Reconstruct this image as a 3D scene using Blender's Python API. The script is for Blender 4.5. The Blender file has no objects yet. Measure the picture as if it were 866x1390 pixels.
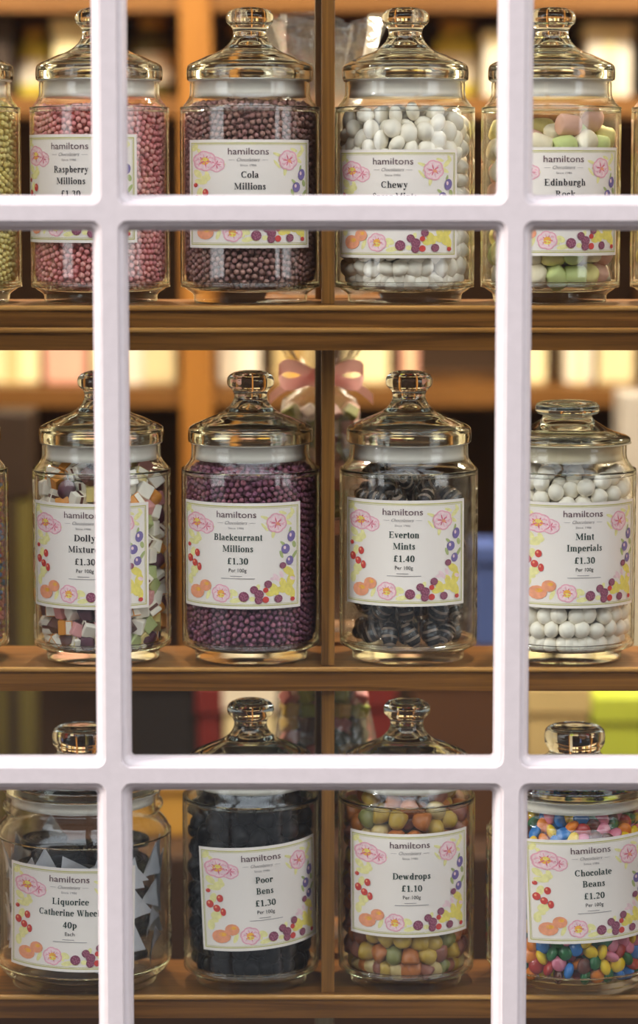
import bpy, bmesh, math, random
import numpy as np
from mathutils import Vector, Matrix, Euler
PI = math.pi
sc = bpy.context.scene
COL = sc.collection

# ------------------------------------------------------------------ camera
F = 3800.0                       # focal length in pixels of the 866x1390 frame
CAMZ, CAMY, PITCH = 1.65, -2.8, math.radians(6.0)
CX, CY = 433.0, 650.0            # principal point
cam = bpy.data.cameras.new('camera')
cam.sensor_fit = 'VERTICAL'; cam.sensor_height = 36.0
cam.lens = F / 1390.0 * 36.0
cam.shift_y = -(695.0 - CY) / 1390.0
cam.clip_start = 0.05
cam.dof.use_dof = True
cam.dof.focus_distance = 2.755
cam.dof.aperture_fstop = (cam.lens / 1000.0) / 0.046
camo = bpy.data.objects.new('camera', cam); COL.objects.link(camo)
camo.location = (0, CAMY, CAMZ)
camo.rotation_euler = (PI / 2 - PITCH, 0, 0)
sc.camera = camo
_fw = Vector((0, math.cos(PITCH), -math.sin(PITCH)))
_up = Vector((0, math.sin(PITCH), math.cos(PITCH)))

def at(px, py, Y):
    """the point on the plane y = Y that the camera sees at pixel (px, py)"""
    d = _fw + Vector((1, 0, 0)) * ((px - CX) / F) - _up * ((py - CY) / F)
    t = (Y - CAMY) / d.y
    return Vector((0, CAMY, CAMZ)) + d * t

# ------------------------------------------------------------------ world, sun, lamps, exposure
world = bpy.data.worlds.new('world'); sc.world = world
world.use_nodes = True
wn = world.node_tree; wn.nodes.clear()
wo = wn.nodes.new('ShaderNodeOutputWorld'); wb = wn.nodes.new('ShaderNodeBackground')
wtc = wn.nodes.new('ShaderNodeTexCoord'); wsep = wn.nodes.new('ShaderNodeSeparateXYZ'); wr = wn.nodes.new('ShaderNodeValToRGB')
wn.links.new(wtc.outputs['Generated'], wsep.inputs[0]); wn.links.new(wsep.outputs['Z'], wr.inputs[0])
wr.color_ramp.elements[0].position = 0.0; wr.color_ramp.elements[0].color = (0.97, 0.975, 1.0, 1)
wr.color_ramp.elements[1].position = 1.0; wr.color_ramp.elements[1].color = (0.80, 0.88, 1.0, 1)
wn.links.new(wr.outputs[0], wb.inputs[0]); wb.inputs[1].default_value = 2.7
wn.links.new(wb.outputs[0], wo.inputs[0])

def lamp(name, kind, loc, energy, color, size=0.3, target=None, **kw):
    l = bpy.data.lights.new(name, kind); l.energy = energy; l.color = color
    if kind == 'AREA': l.shape = 'RECTANGLE' if 'size_y' in kw else 'DISK'; l.size = size
    if kind == 'POINT': l.shadow_soft_size = size
    for k, v in kw.items(): setattr(l, k, v)
    o = bpy.data.objects.new(name, l); COL.objects.link(o); o.location = loc
    if target is not None:
        o.rotation_euler = (Vector(target) - Vector(loc)).to_track_quat('-Z', 'Y').to_euler()
    return o
lamp('sun', 'SUN', (-6, -3, 5), 3.9, (1.0, 0.96, 0.91), target=(-6 + 0.90, -3 + 0.20, 5 - 0.42), angle=math.radians(14))
lamp('shop_ceiling_light', 'AREA', (-0.55, 0.62, 2.5), 18, (1.0, 0.86, 0.68), 0.25, (-0.4, 1.2, 1.4))
lamp('shop_ceiling_light', 'AREA', (0.65, 0.62, 2.5), 18, (1.0, 0.86, 0.68), 0.25, (0.4, 1.2, 1.4))
lamp('glow_fill', 'POINT', (-1.2, 0.9, 2.2), 18, (1.0, 0.88, 0.70), 0.12)  # added fill pair, no fixture: glow to brighten ceiling, walls and glass lids
lamp('glow_fill', 'POINT', (1.2, 0.9, 2.2), 18, (1.0, 0.88, 0.70), 0.12)
lamp('display_light', 'AREA', (-0.25, 0.42, 2.28), 9, (1.0, 0.86, 0.66), 0.10, (-0.15, 0.0, 1.4))
lamp('display_light', 'AREA', (0.35, 0.42, 2.28), 9, (1.0, 0.86, 0.66), 0.10, (0.2, 0.0, 1.4))
sc.view_settings.view_transform = 'Standard'; sc.view_settings.look = 'None'
sc.view_settings.gamma = 1.0; sc.view_settings.use_curve_mapping = False
sc.view_settings.exposure = 0.5
cy = sc.cycles
cy.max_bounces = 14; cy.diffuse_bounces = 3; cy.glossy_bounces = 6; cy.transmission_bounces = 12; cy.transparent_max_bounces = 40
cy.caustics_reflective = False; cy.caustics_refractive = False; cy.blur_glossy = 0.3
cy.sample_clamp_indirect = 6.0

# ------------------------------------------------------------------ helpers
MPP = 2.8 / F * 1.004            # metres per photo pixel at the jars

def tag(o, label=None, cat=None, group=None, kind=None):
    if label: o['label'] = label
    if cat: o['category'] = cat
    if group: o['group'] = group
    if kind: o['kind'] = kind
    return o

def empty(name, loc=(0, 0, 0), rz=0.0):
    o = bpy.data.objects.new(name, None); o.empty_display_size = 0.02
    COL.objects.link(o); o.location = loc; o.rotation_euler = (0, 0, rz); return o

def link(name, me, mats=None, parent=None, loc=None, rot=None, smooth=None):
    o = bpy.data.objects.new(name, me); COL.objects.link(o)
    if mats is not None:
        keep_idx = [p.material_index for p in me.polygons]; me.materials.clear()
        for m in (mats if isinstance(mats, (list, tuple)) else [mats]): me.materials.append(m)
        me.polygons.foreach_set('material_index', keep_idx)
    if parent is not None: o.parent = parent
    if loc is not None: o.location = loc
    if rot is not None: o.rotation_euler = rot
    if smooth is not None:
        me.polygons.foreach_set('use_smooth', [smooth] * len(me.polygons))
    return o

def mesh(name, verts, faces, midx=None, smooth=False):
    me = bpy.data.meshes.new(name); me.from_pydata([tuple(v) for v in verts], [], faces)
    if midx is not None: me.polygons.foreach_set('material_index', midx)
    me.polygons.foreach_set('use_smooth', [smooth] * len(me.polygons)); me.update()
    return me

def box_mesh(name, x0, x1, y0, y1, z0, z1, bev=0.0, seg=2):
    bm = bmesh.new(); bmesh.ops.create_cube(bm, size=1)
    for v in bm.verts:
        v.co = Vector((x0 + (v.co.x + .5) * (x1 - x0), y0 + (v.co.y + .5) * (y1 - y0), z0 + (v.co.z + .5) * (z1 - z0)))
    if bev: bmesh.ops.bevel(bm, geom=bm.edges[:], offset=bev, segments=seg, affect='EDGES', profile=0.5)
    me = bpy.data.meshes.new(name); bm.to_mesh(me); bm.free(); return me

def box(name, x0, x1, y0, y1, z0, z1, mat, parent=None, bev=0.0, kind=None, seg=2):
    o = link(name, box_mesh(name, x0, x1, y0, y1, z0, z1, bev, seg), mat, parent)
    if kind: o['kind'] = kind
    return o

def spline(pts, n=4):
    """Catmull-Rom through a profile, for round glass"""
    out = []
    P = [np.array(p, float) for p in pts]
    for i in range(len(P) - 1):
        p0, p1, p2, p3 = P[max(i - 1, 0)], P[i], P[i + 1], P[min(i + 2, len(P) - 1)]
        k = 1 if np.linalg.norm(p2 - p1) < 2.5 or np.linalg.norm(p2 - p1) > 60 else n
        for j in range(k):
            t = j / k
            if k == 1: q = p1
            else: q = 0.5 * ((2 * p1) + (-p0 + p2) * t + (2 * p0 - 5 * p1 + 4 * p2 - p3) * t * t + (-p0 + 3 * p1 - 3 * p2 + p3) * t ** 3)
            out.append((max(q[0], 0.0), q[1]))
    out.append(tuple(P[-1])); return out

def lathe(name, prof, seg=72, s=MPP, closed=False):
    verts, faces = [], []; rows = []
    for r, h in prof:
        if r < 1e-6: rows.append([len(verts)]); verts.append((0, 0, h * s))
        else:
            rows.append(list(range(len(verts), len(verts) + seg)))
            for k in range(seg):
                a = 2 * PI * k / seg; verts.append((r * s * math.cos(a), r * s * math.sin(a), h * s))
    pairs = list(zip(rows[:-1], rows[1:]))
    if closed: pairs.append((rows[-1], rows[0]))
    for A, B in pairs:
        for k in range(seg):
            k2 = (k + 1) % seg
            if len(A) == 1 and len(B) == 1: break
            if len(A) == 1: faces.append((A[0], B[k2], B[k]))
            elif len(B) == 1: faces.append((A[k], A[k2], B[0]))
            else: faces.append((A[k], A[k2], B[k2], B[k]))
    return mesh(name, verts, faces, smooth=True)

# ------------------------------------------------------------------ materials
def nodes_of(name):
    m = bpy.data.materials.new(name); m.use_nodes = True
    nt = m.node_tree; b = nt.nodes['Principled BSDF']; return m, nt, b

def lin(c):
    return tuple((x / 255 / 12.92) if x / 255 <= 0.04045 else ((x / 255 + 0.055) / 1.055) ** 2.4 for x in c)

def plain(name, rgb, rough=0.5, var=0.0, spec=0.5, noise=None, bump=0.0, **kw):
    m, nt, b = nodes_of(name)
    c = lin(rgb)
    b.inputs['Base Color'].default_value = (*c, 1); b.inputs['Roughness'].default_value = rough
    b.inputs['Specular IOR Level'].default_value = spec
    for k, v in kw.items(): b.inputs[k.replace('_', ' ')].default_value = v
    if var or noise:
        tc = nt.nodes.new('ShaderNodeTexCoord'); nz = nt.nodes.new('ShaderNodeTexNoise')
        nz.inputs['Scale'].default_value = noise or 30.0; nz.inputs['Detail'].default_value = 4
        nt.links.new(tc.outputs['Object'], nz.inputs['Vector'])
        h = nt.nodes.new('ShaderNodeHueSaturation'); h.inputs['Color'].default_value = (*c, 1)
        mr = nt.nodes.new('ShaderNodeMapRange'); mr.inputs[1].default_value = 0.3; mr.inputs[2].default_value = 0.7
        mr.inputs[3].default_value = 1 - var; mr.inputs[4].default_value = 1 + var
        nt.links.new(nz.outputs['Fac'], mr.inputs[0]); nt.links.new(mr.outputs[0], h.inputs['Value'])
        nt.links.new(h.outputs[0], b.inputs['Base Color'])
        if bump:
            bp = nt.nodes.new('ShaderNodeBump'); bp.inputs['Strength'].default_value = bump; bp.inputs['Distance'].default_value = 0.001
            nt.links.new(nz.outputs['Fac'], bp.inputs['Height']); nt.links.new(bp.outputs[0], b.inputs['Normal'])
    return m

def islands(name, rgbs, rough=0.45, var=0.12, sss=0.0):
    """each loose piece of the mesh takes one of the colours, a little lighter or darker"""
    m, nt, b = nodes_of(name)
    g = nt.nodes.new('ShaderNodeNewGeometry'); r = nt.nodes.new('ShaderNodeValToRGB'); r.color_ramp.interpolation = 'CONSTANT'
    el = r.color_ramp.elements
    n = len(rgbs)
    while len(el) < n: el.new(0.5)
    while len(el) > n: el.remove(el[-1])
    for i, c in enumerate(rgbs): el[i].position = i / n; el[i].color = (*lin(c), 1)
    mu = nt.nodes.new('ShaderNodeMath'); mu.operation = 'MULTIPLY'; mu.inputs[1].default_value = 17.31
    fr = nt.nodes.new('ShaderNodeMath'); fr.operation = 'FRACT'
    mr = nt.nodes.new('ShaderNodeMapRange'); mr.inputs[3].default_value = 1 - var; mr.inputs[4].default_value = 1 + var
    h = nt.nodes.new('ShaderNodeHueSaturation')
    nt.links.new(g.outputs['Random Per Island'], r.inputs[0]); nt.links.new(g.outputs['Random Per Island'], mu.inputs[0])
    nt.links.new(mu.outputs[0], fr.inputs[0]); nt.links.new(fr.outputs[0], mr.inputs[0]); nt.links.new(mr.outputs[0], h.inputs['Value'])
    nt.links.new(r.outputs[0], h.inputs['Color']); nt.links.new(h.outputs[0], b.inputs['Base Color'])
    b.inputs['Roughness'].default_value = rough
    return m

def wood(name, dark, light, axis='X', rough=0.32, scale=1.0):
    m, nt, b = nodes_of(name)
    tc = nt.nodes.new('ShaderNodeTexCoord'); mp = nt.nodes.new('ShaderNodeMapping')
    sc_ = {'X': (1.2, 40, 40), 'Z': (40, 40, 1.2)}[axis]
    mp.inputs['Scale'].default_value = tuple(v * scale for v in sc_)
    nz = nt.nodes.new('ShaderNodeTexNoise'); nz.inputs['Scale'].default_value = 3.0; nz.inputs['Detail'].default_value = 8; nz.inputs['Distortion'].default_value = 1.2
    r = nt.nodes.new('ShaderNodeValToRGB')
    r.color_ramp.elements[0].position = 0.32; r.color_ramp.elements[0].color = (*lin(dark), 1)
    r.color_ramp.elements[1].position = 0.70; r.color_ramp.elements[1].color = (*lin(light), 1)
    nt.links.new(tc.outputs['Object'], mp.inputs[0]); nt.links.new(mp.outputs[0], nz.inputs['Vector'])
    nt.links.new(nz.outputs['Fac'], r.inputs[0]); nt.links.new(r.outputs[0], b.inputs['Base Color'])
    bp = nt.nodes.new('ShaderNodeBump'); bp.inputs['Strength'].default_value = 0.25; bp.inputs['Distance'].default_value = 0.0006
    nt.links.new(nz.outputs['Fac'], bp.inputs['Height']); nt.links.new(bp.outputs[0], b.inputs['Normal'])
    b.inputs['Roughness'].default_value = rough
    return m

def schlick(nt, f0=0.045, power=5.0):
    lw = nt.nodes.new('ShaderNodeLayerWeight'); lw.inputs['Blend'].default_value = 0.5
    p = nt.nodes.new('ShaderNodeMath'); p.operation = 'POWER'; p.inputs[1].default_value = power
    nt.links.new(lw.outputs['Facing'], p.inputs[0])
    ma = nt.nodes.new('ShaderNodeMath'); ma.operation = 'MULTIPLY_ADD'; ma.inputs[1].default_value = 1 - f0; ma.inputs[2].default_value = f0
    nt.links.new(p.outputs[0], ma.inputs[0]); return lw, ma

def thin_glass(name, tint, edge=True, f0=0.045, rough=0.0, bump=0.0, haze=0.0):
    """clear sheet glass or film: passes light straight through, reflects by Schlick; thick edges refract"""
    m = bpy.data.materials.new(name); m.use_nodes = True; nt = m.node_tree; nt.nodes.clear()
    out = nt.nodes.new('ShaderNodeOutputMaterial')
    tr = nt.nodes.new('ShaderNodeBsdfTransparent'); tr.inputs[0].default_value = (*tint, 1)
    gl = nt.nodes.new('ShaderNodeBsdfGlossy'); gl.inputs['Roughness'].default_value = rough
    lw, s = schlick(nt, f0)
    mx = nt.nodes.new('ShaderNodeMixShader')
    nt.links.new(s.outputs[0], mx.inputs[0]); nt.links.new(tr.outputs[0], mx.inputs[1]); nt.links.new(gl.outputs[0], mx.inputs[2])
    last = mx
    if edge:
        g = nt.nodes.new('ShaderNodeBsdfGlass'); g.inputs['IOR'].default_value = 1.45; g.inputs['Roughness'].default_value = 0.02
        g.inputs['Color'].default_value = (0.95, 1.0, 0.96, 1)
        mr = nt.nodes.new('ShaderNodeMapRange'); mr.interpolation_type = 'SMOOTHSTEP'
        mr.inputs[1].default_value = 0.66; mr.inputs[2].default_value = 0.92; mr.inputs[3].default_value = 0.0; mr.inputs[4].default_value = 1.0
        nt.links.new(lw.outputs['Facing'], mr.inputs[0])
        m2 = nt.nodes.new('ShaderNodeMixShader')
        nt.links.new(mr.outputs[0], m2.inputs[0]); nt.links.new(mx.outputs[0], m2.inputs[1]); nt.links.new(g.outputs[0], m2.inputs[2]); last = m2
    if haze:
        d = nt.nodes.new('ShaderNodeBsdfDiffuse'); d.inputs[0].default_value = (0.9, 0.9, 0.9, 1)
        m3 = nt.nodes.new('ShaderNodeMixShader'); m3.inputs[0].default_value = haze
        nt.links.new(last.outputs[0], m3.inputs[1]); nt.links.new(d.outputs[0], m3.inputs[2]); last = m3
    if bump:
        tc = nt.nodes.new('ShaderNodeTexCoord'); nz = nt.nodes.new('ShaderNodeTexNoise'); nz.inputs['Scale'].default_value = 60; nz.inputs['Detail'].default_value = 3
        bp = nt.nodes.new('ShaderNodeBump'); bp.inputs['Strength'].default_value = bump; bp.inputs['Distance'].default_value = 0.004
        nt.links.new(tc.outputs['Object'], nz.inputs['Vector']); nt.links.new(nz.outputs['Fac'], bp.inputs['Height'])
        nt.links.new(bp.outputs[0], gl.inputs['Normal'])
    nt.links.new(last.outputs[0], out.inputs[0]); return m

def solid_glass(name, col=(0.97, 1.0, 0.98)):
    m = bpy.data.materials.new(name); m.use_nodes = True; nt = m.node_tree; nt.nodes.clear()
    out = nt.nodes.new('ShaderNodeOutputMaterial'); g = nt.nodes.new('ShaderNodeBsdfGlass')
    g.inputs['IOR'].default_value = 1.48; g.inputs['Roughness'].default_value = 0.0; g.inputs['Color'].default_value = (*col, 1)
    nt.links.new(g.outputs[0], out.inputs[0]); return m

M = {}
M['jar_glass'] = thin_glass('jar_glass', (0.993, 0.996, 0.99))
M['lid_glass'] = solid_glass('lid_glass')
M['pane'] = thin_glass('window_glass', (0.99, 0.995, 0.99), edge=False, f0=0.03)
M['film'] = thin_glass('cellophane', (0.98, 0.98, 0.98), edge=False, f0=0.14, rough=0.14, bump=0.9, haze=0.05)
M['wrap'] = thin_glass('sweet_wrapper', (0.95, 0.95, 0.95), edge=False, f0=0.05, rough=0.12, bump=0.8)
M['seal'] = plain('seal_plastic', (255, 248, 232), 0.5, spec=.3, Alpha=0.74)
M['seal_cream'] = plain('seal_plastic_cream', (240, 226, 190), 0.45, Alpha=0.72)
M['shelf'] = wood('shelf_wood', (84, 50, 16), (140, 92, 38), rough=.3)
M['shelf_lip_lit'] = wood('shelf_lip_lit_wood', (160, 110, 50), (208, 156, 86), rough=0.25)  # same shelf wood, paler: light caught by the nose put into the colour
M['post'] = wood('post_wood', (92, 58, 20), (150, 102, 44), 'Z')
M['pale_post'] = wood('pale_post_wood', (128, 112, 82), (168, 150, 116), 'Z', rough=0.5)
M['amber'] = wood('amber_wood', (128, 82, 30), (168, 114, 48), 'Z', rough=0.4)
M['amber_x'] = wood('amber_shelf_wood', (96, 62, 26), (130, 88, 40), 'X', rough=0.4)
M['cabinet'] = plain('cabinet_back', (70, 48, 26), 0.6, 0.15, noise=6)
M['paint'] = plain('window_paint', (192, 179, 178), 0.42, 0.03, noise=90, bump=0.35)
M['wall'] = plain('shop_wall', (222, 208, 178), 0.8, 0.05)
M['floor'] = wood('floor_wood', (70, 46, 26), (110, 76, 44), 'X', rough=0.5)
M['ceiling'] = plain('ceiling_paint', (215, 205, 185), 0.9, 0.02)
M['outer_wall'] = plain('outer_wall', (150, 140, 128), 0.85, 0.06)
M['street'] = plain('street', (58, 58, 60), 0.9, 0.1, noise=8)
M['opposite'] = plain('opposite_brick', (48, 40, 36), 0.9, 0.15, noise=5)

# ------------------------------------------------------------------ the setting: room, street and window
YF = -0.235                      # front of the glazing bars
vx = [at(148, 289, YF).x, at(700, 230, YF).x]
pit_x = vx[1] - vx[0]
hz = [at(433, 289, YF).z, at(433, 1053, YF).z]
pit_z = hz[0] - hz[1]
XS = [vx[0] - pit_x, vx[0], vx[1], vx[1] + pit_x]
ZS = [hz[1] - pit_z, hz[1], hz[0], hz[0] + pit_z]
HW, FL = 0.0162, 0.0068          # half width of a bar, half width of its flat face
YG = YF + 0.016                  # the glass

RX, RY = 1.9, 2.0
box('floor', -RX, RX, -0.16, RY, -0.06, 0, M['floor'], kind='structure')
box('ceiling', -RX, RX, -0.16, RY, 2.62, 2.7, M['ceiling'], kind='structure')
box('wall_back', -RX, RX, RY, RY + 0.1, 0, 2.62, M['wall'], kind='structure')
box('wall_left', -RX - 0.1, -RX, -0.16, RY, 0, 2.62, M['wall'], kind='structure')
box('wall_right', RX, RX + 0.1, -0.16, RY, 0, 2.62, M['wall'], kind='structure')
wf = empty('wall_front'); wf['kind'] = 'structure'
wx0, wx1, wz0, wz1 = XS[0] - 0.05, XS[3] + 0.05, ZS[0] - 0.05, ZS[3] + 0.05
for a in ((-RX - 0.1, wx0, 0, 2.7), (wx1, RX + 0.1, 0, 2.7), (wx0, wx1, 0, wz0), (wx0, wx1, wz1, 2.7)):
    box('wall_panel', a[0], a[1], -0.26, -0.16, a[2], a[3], M['outer_wall'], wf)
box('floor_street', -14, 14, -12, -0.26, -0.2, -0.14, M['street'], kind='structure')
op = empty('wall_opposite', (0, 0, 0)); op['kind'] = 'structure'
box('facade', -9.5, 9.5, -10.6, -10.0, -0.14, 8.5, M['opposite'], op)  # unseen; width and height shaped to block the sky between bright side gaps
for i in range(6):
    x = -8.2 + i * 3.1
    box('shopfront_pier', x, x + 0.5, -10.0, -9.9, -0.14, 3.2, M['opposite'], op)
box('cornice', -9.5, 9.5, -10.0, -9.8, 3.2, 3.5, M['opposite'], op)

win = empty('window_1', (0, YF, 0)); win['kind'] = 'structure'
def wchild(o):
    o.parent = win; o.location = (0, -YF, 0); return o
# bars: the flat faces with the pane mouldings swept round each opening
D = 0.030
for i, x in enumerate(XS):
    e = 0.05 if i in (0, 3) else FL
    x0 = x - (0.05 if i == 0 else FL); x1 = x + (0.05 if i == 3 else FL)
    wchild(box('stile' if i in (0, 3) else 'glazing_bar', x0, x1, YF, YF + D, ZS[0] - 0.05, ZS[3] + 0.05, M['paint']))
for i, z in enumerate(ZS):
    z0 = z - (0.05 if i == 0 else FL); z1 = z + (0.05 if i == 3 else FL)
    for j in range(3):
        wchild(box('rail' if i in (0, 3) else 'glazing_bar', XS[j] + FL, XS[j + 1] - FL, YF, YF + D, z0, z1, M['paint']))

def rrect(x0, x1, z0, z1, r, n=8):
    pts = []
    for cx, cz, a0 in ((x1 - r, z1 - r, 0), (x0 + r, z1 - r, 90), (x0 + r, z0 + r, 180), (x1 - r, z0 + r, 270)):
        for k in range(n + 1):
            a = math.radians(a0 + 90 * k / n); pts.append((cx + r * math.cos(a), cz + r * math.sin(a)))
    return pts
# moulding profile: (inset from the bar's flat edge, depth behind the flat face)
prof = [(0.0003, 0.0, 0.0095), (0.0009, 0.0011, 0.0092), (0.0012, 0.0026, 0.0090), (0.0026, 0.0030, 0.0084), (0.0045, 0.0042, 0.0076),
        (0.0062, 0.0062, 0.0066), (0.0073, 0.0088, 0.0054), (0.0078, 0.0116, 0.0044), (0.0094, 0.0122, 0.0034), (0.0094, 0.0190, 0.0030)]
for i in range(3):
    for j in range(3):
        x0, x1, z0, z1 = XS[i] + FL, XS[i + 1] - FL, ZS[j] + FL, ZS[j + 1] - FL
        loops = [[(x, 0.0, z) for x, z in rrect(x0, x1, z0, z1, 1e-5)]]
        for ins, dep, r in prof:
            loops.append([(x, dep, z) for x, z in rrect(x0 + ins, x1 - ins, z0 + ins, z1 - ins, r)])
        vs, fs = [], []; n = len(loops[0])
        for L in loops: vs += [(x, YF + y, z) for x, y, z in L]
        for a in range(len(loops) - 1):
            for k in range(n):
                k2 = (k + 1) % n; fs.append((a * n + k, a * n + k2, (a + 1) * n + k2, (a + 1) * n + k))
        me = mesh('moulding', vs, fs, smooth=False)
        o = wchild(link('moulding', me, M['paint']))
        wchild(box('pane', x0 + 0.008, x1 - 0.008, YG, YG + 0.003, z0 + 0.008, z1 - 0.008, M['pane']))

# ------------------------------------------------------------------ display shelves
Z = {1: at(433, 410, 0).z, 2: at(433, 892, 0).z, 3: at(433, 1328, 0).z}
SX0, SX1 = -0.80, 0.82
SY0, SY1 = -0.061, 0.070
def shelf_board(name, ztop, thick, parent, y0=SY0, lip=True):
    """a board with a rounded nose along its front edge"""
    nose, back = 0.0052, 0.0036
    pr = [(SY1, ztop), (y0 + 0.003, ztop)]
    if lip:
        for k in range(7):
            a = PI / 2 + PI * k / 6; pr.append((y0 + 0.0026 + 0.0026 * math.cos(a), ztop - 0.0026 + 0.0026 * math.sin(a)))
        pr += [(y0 + back, ztop - nose - 0.0003), (y0 + back, ztop - thick), (SY1, ztop - thick)]
    else: pr += [(y0, ztop - 0.0015), (y0, ztop - thick), (SY1, ztop - thick)]
    n = len(pr); vs = [(SX0, y, z) for y, z in pr] + [(SX1, y, z) for y, z in pr]
    fs = [(k, (k + 1) % n, n + (k + 1) % n, n + k) for k in range(n)] + [tuple(range(n))[::-1], tuple(range(n, 2 * n))]
    mi = [1 if 1 <= k <= 8 and lip else 0 for k in range(n)] + [0, 0]
    return link(name, mesh(name, vs, fs, mi), [M['shelf'], M['shelf_lip_lit']], parent)
unit = empty('shelf_unit', (0, 0, 0))
tag(unit, 'brown wooden shelf unit with moulded front edges carrying the jars behind the white window', 'shelf unit')
t1 = 0.0212
shelf_board('shelf_board', Z[1], t1, unit, SY0 - 0.022)
shelf_board('shelf', Z[1] - t1, 0.0222, unit, SY0 - 0.026)
shelf_board('shelf', Z[2], 0.0243, unit)
shelf_board('shelf', Z[3], 0.0243, unit)
zt = at(433, -22, 0).z + 0.03
shelf_board('shelf', zt, 0.0243, unit)
pA, pB = at(436.3, 650, -0.05).x, at(454.3, 650, -0.05).x
pC = at(427.5, 650, 0.08).x
for z0, z1 in ((Z[1], zt - 0.0243), (Z[2], Z[1] - t1 - 0.0222), (Z[3], Z[2] - 0.0243)):
    box('divider', pA, pB, -0.052, SY1, z0, z1, M['post'], unit, 0.0008)
box('back_upright', pC, pB, SY1 + 0.001, SY1 + 0.02, Z[3] - 0.1, zt, M['pale_post'], unit, 0.001)
for x in (SX0 - 0.02, SX1):
    box('side_panel', x, x + 0.02, SY0, SY1 + 0.02, 0.0, zt, M['post'], unit)

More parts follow.
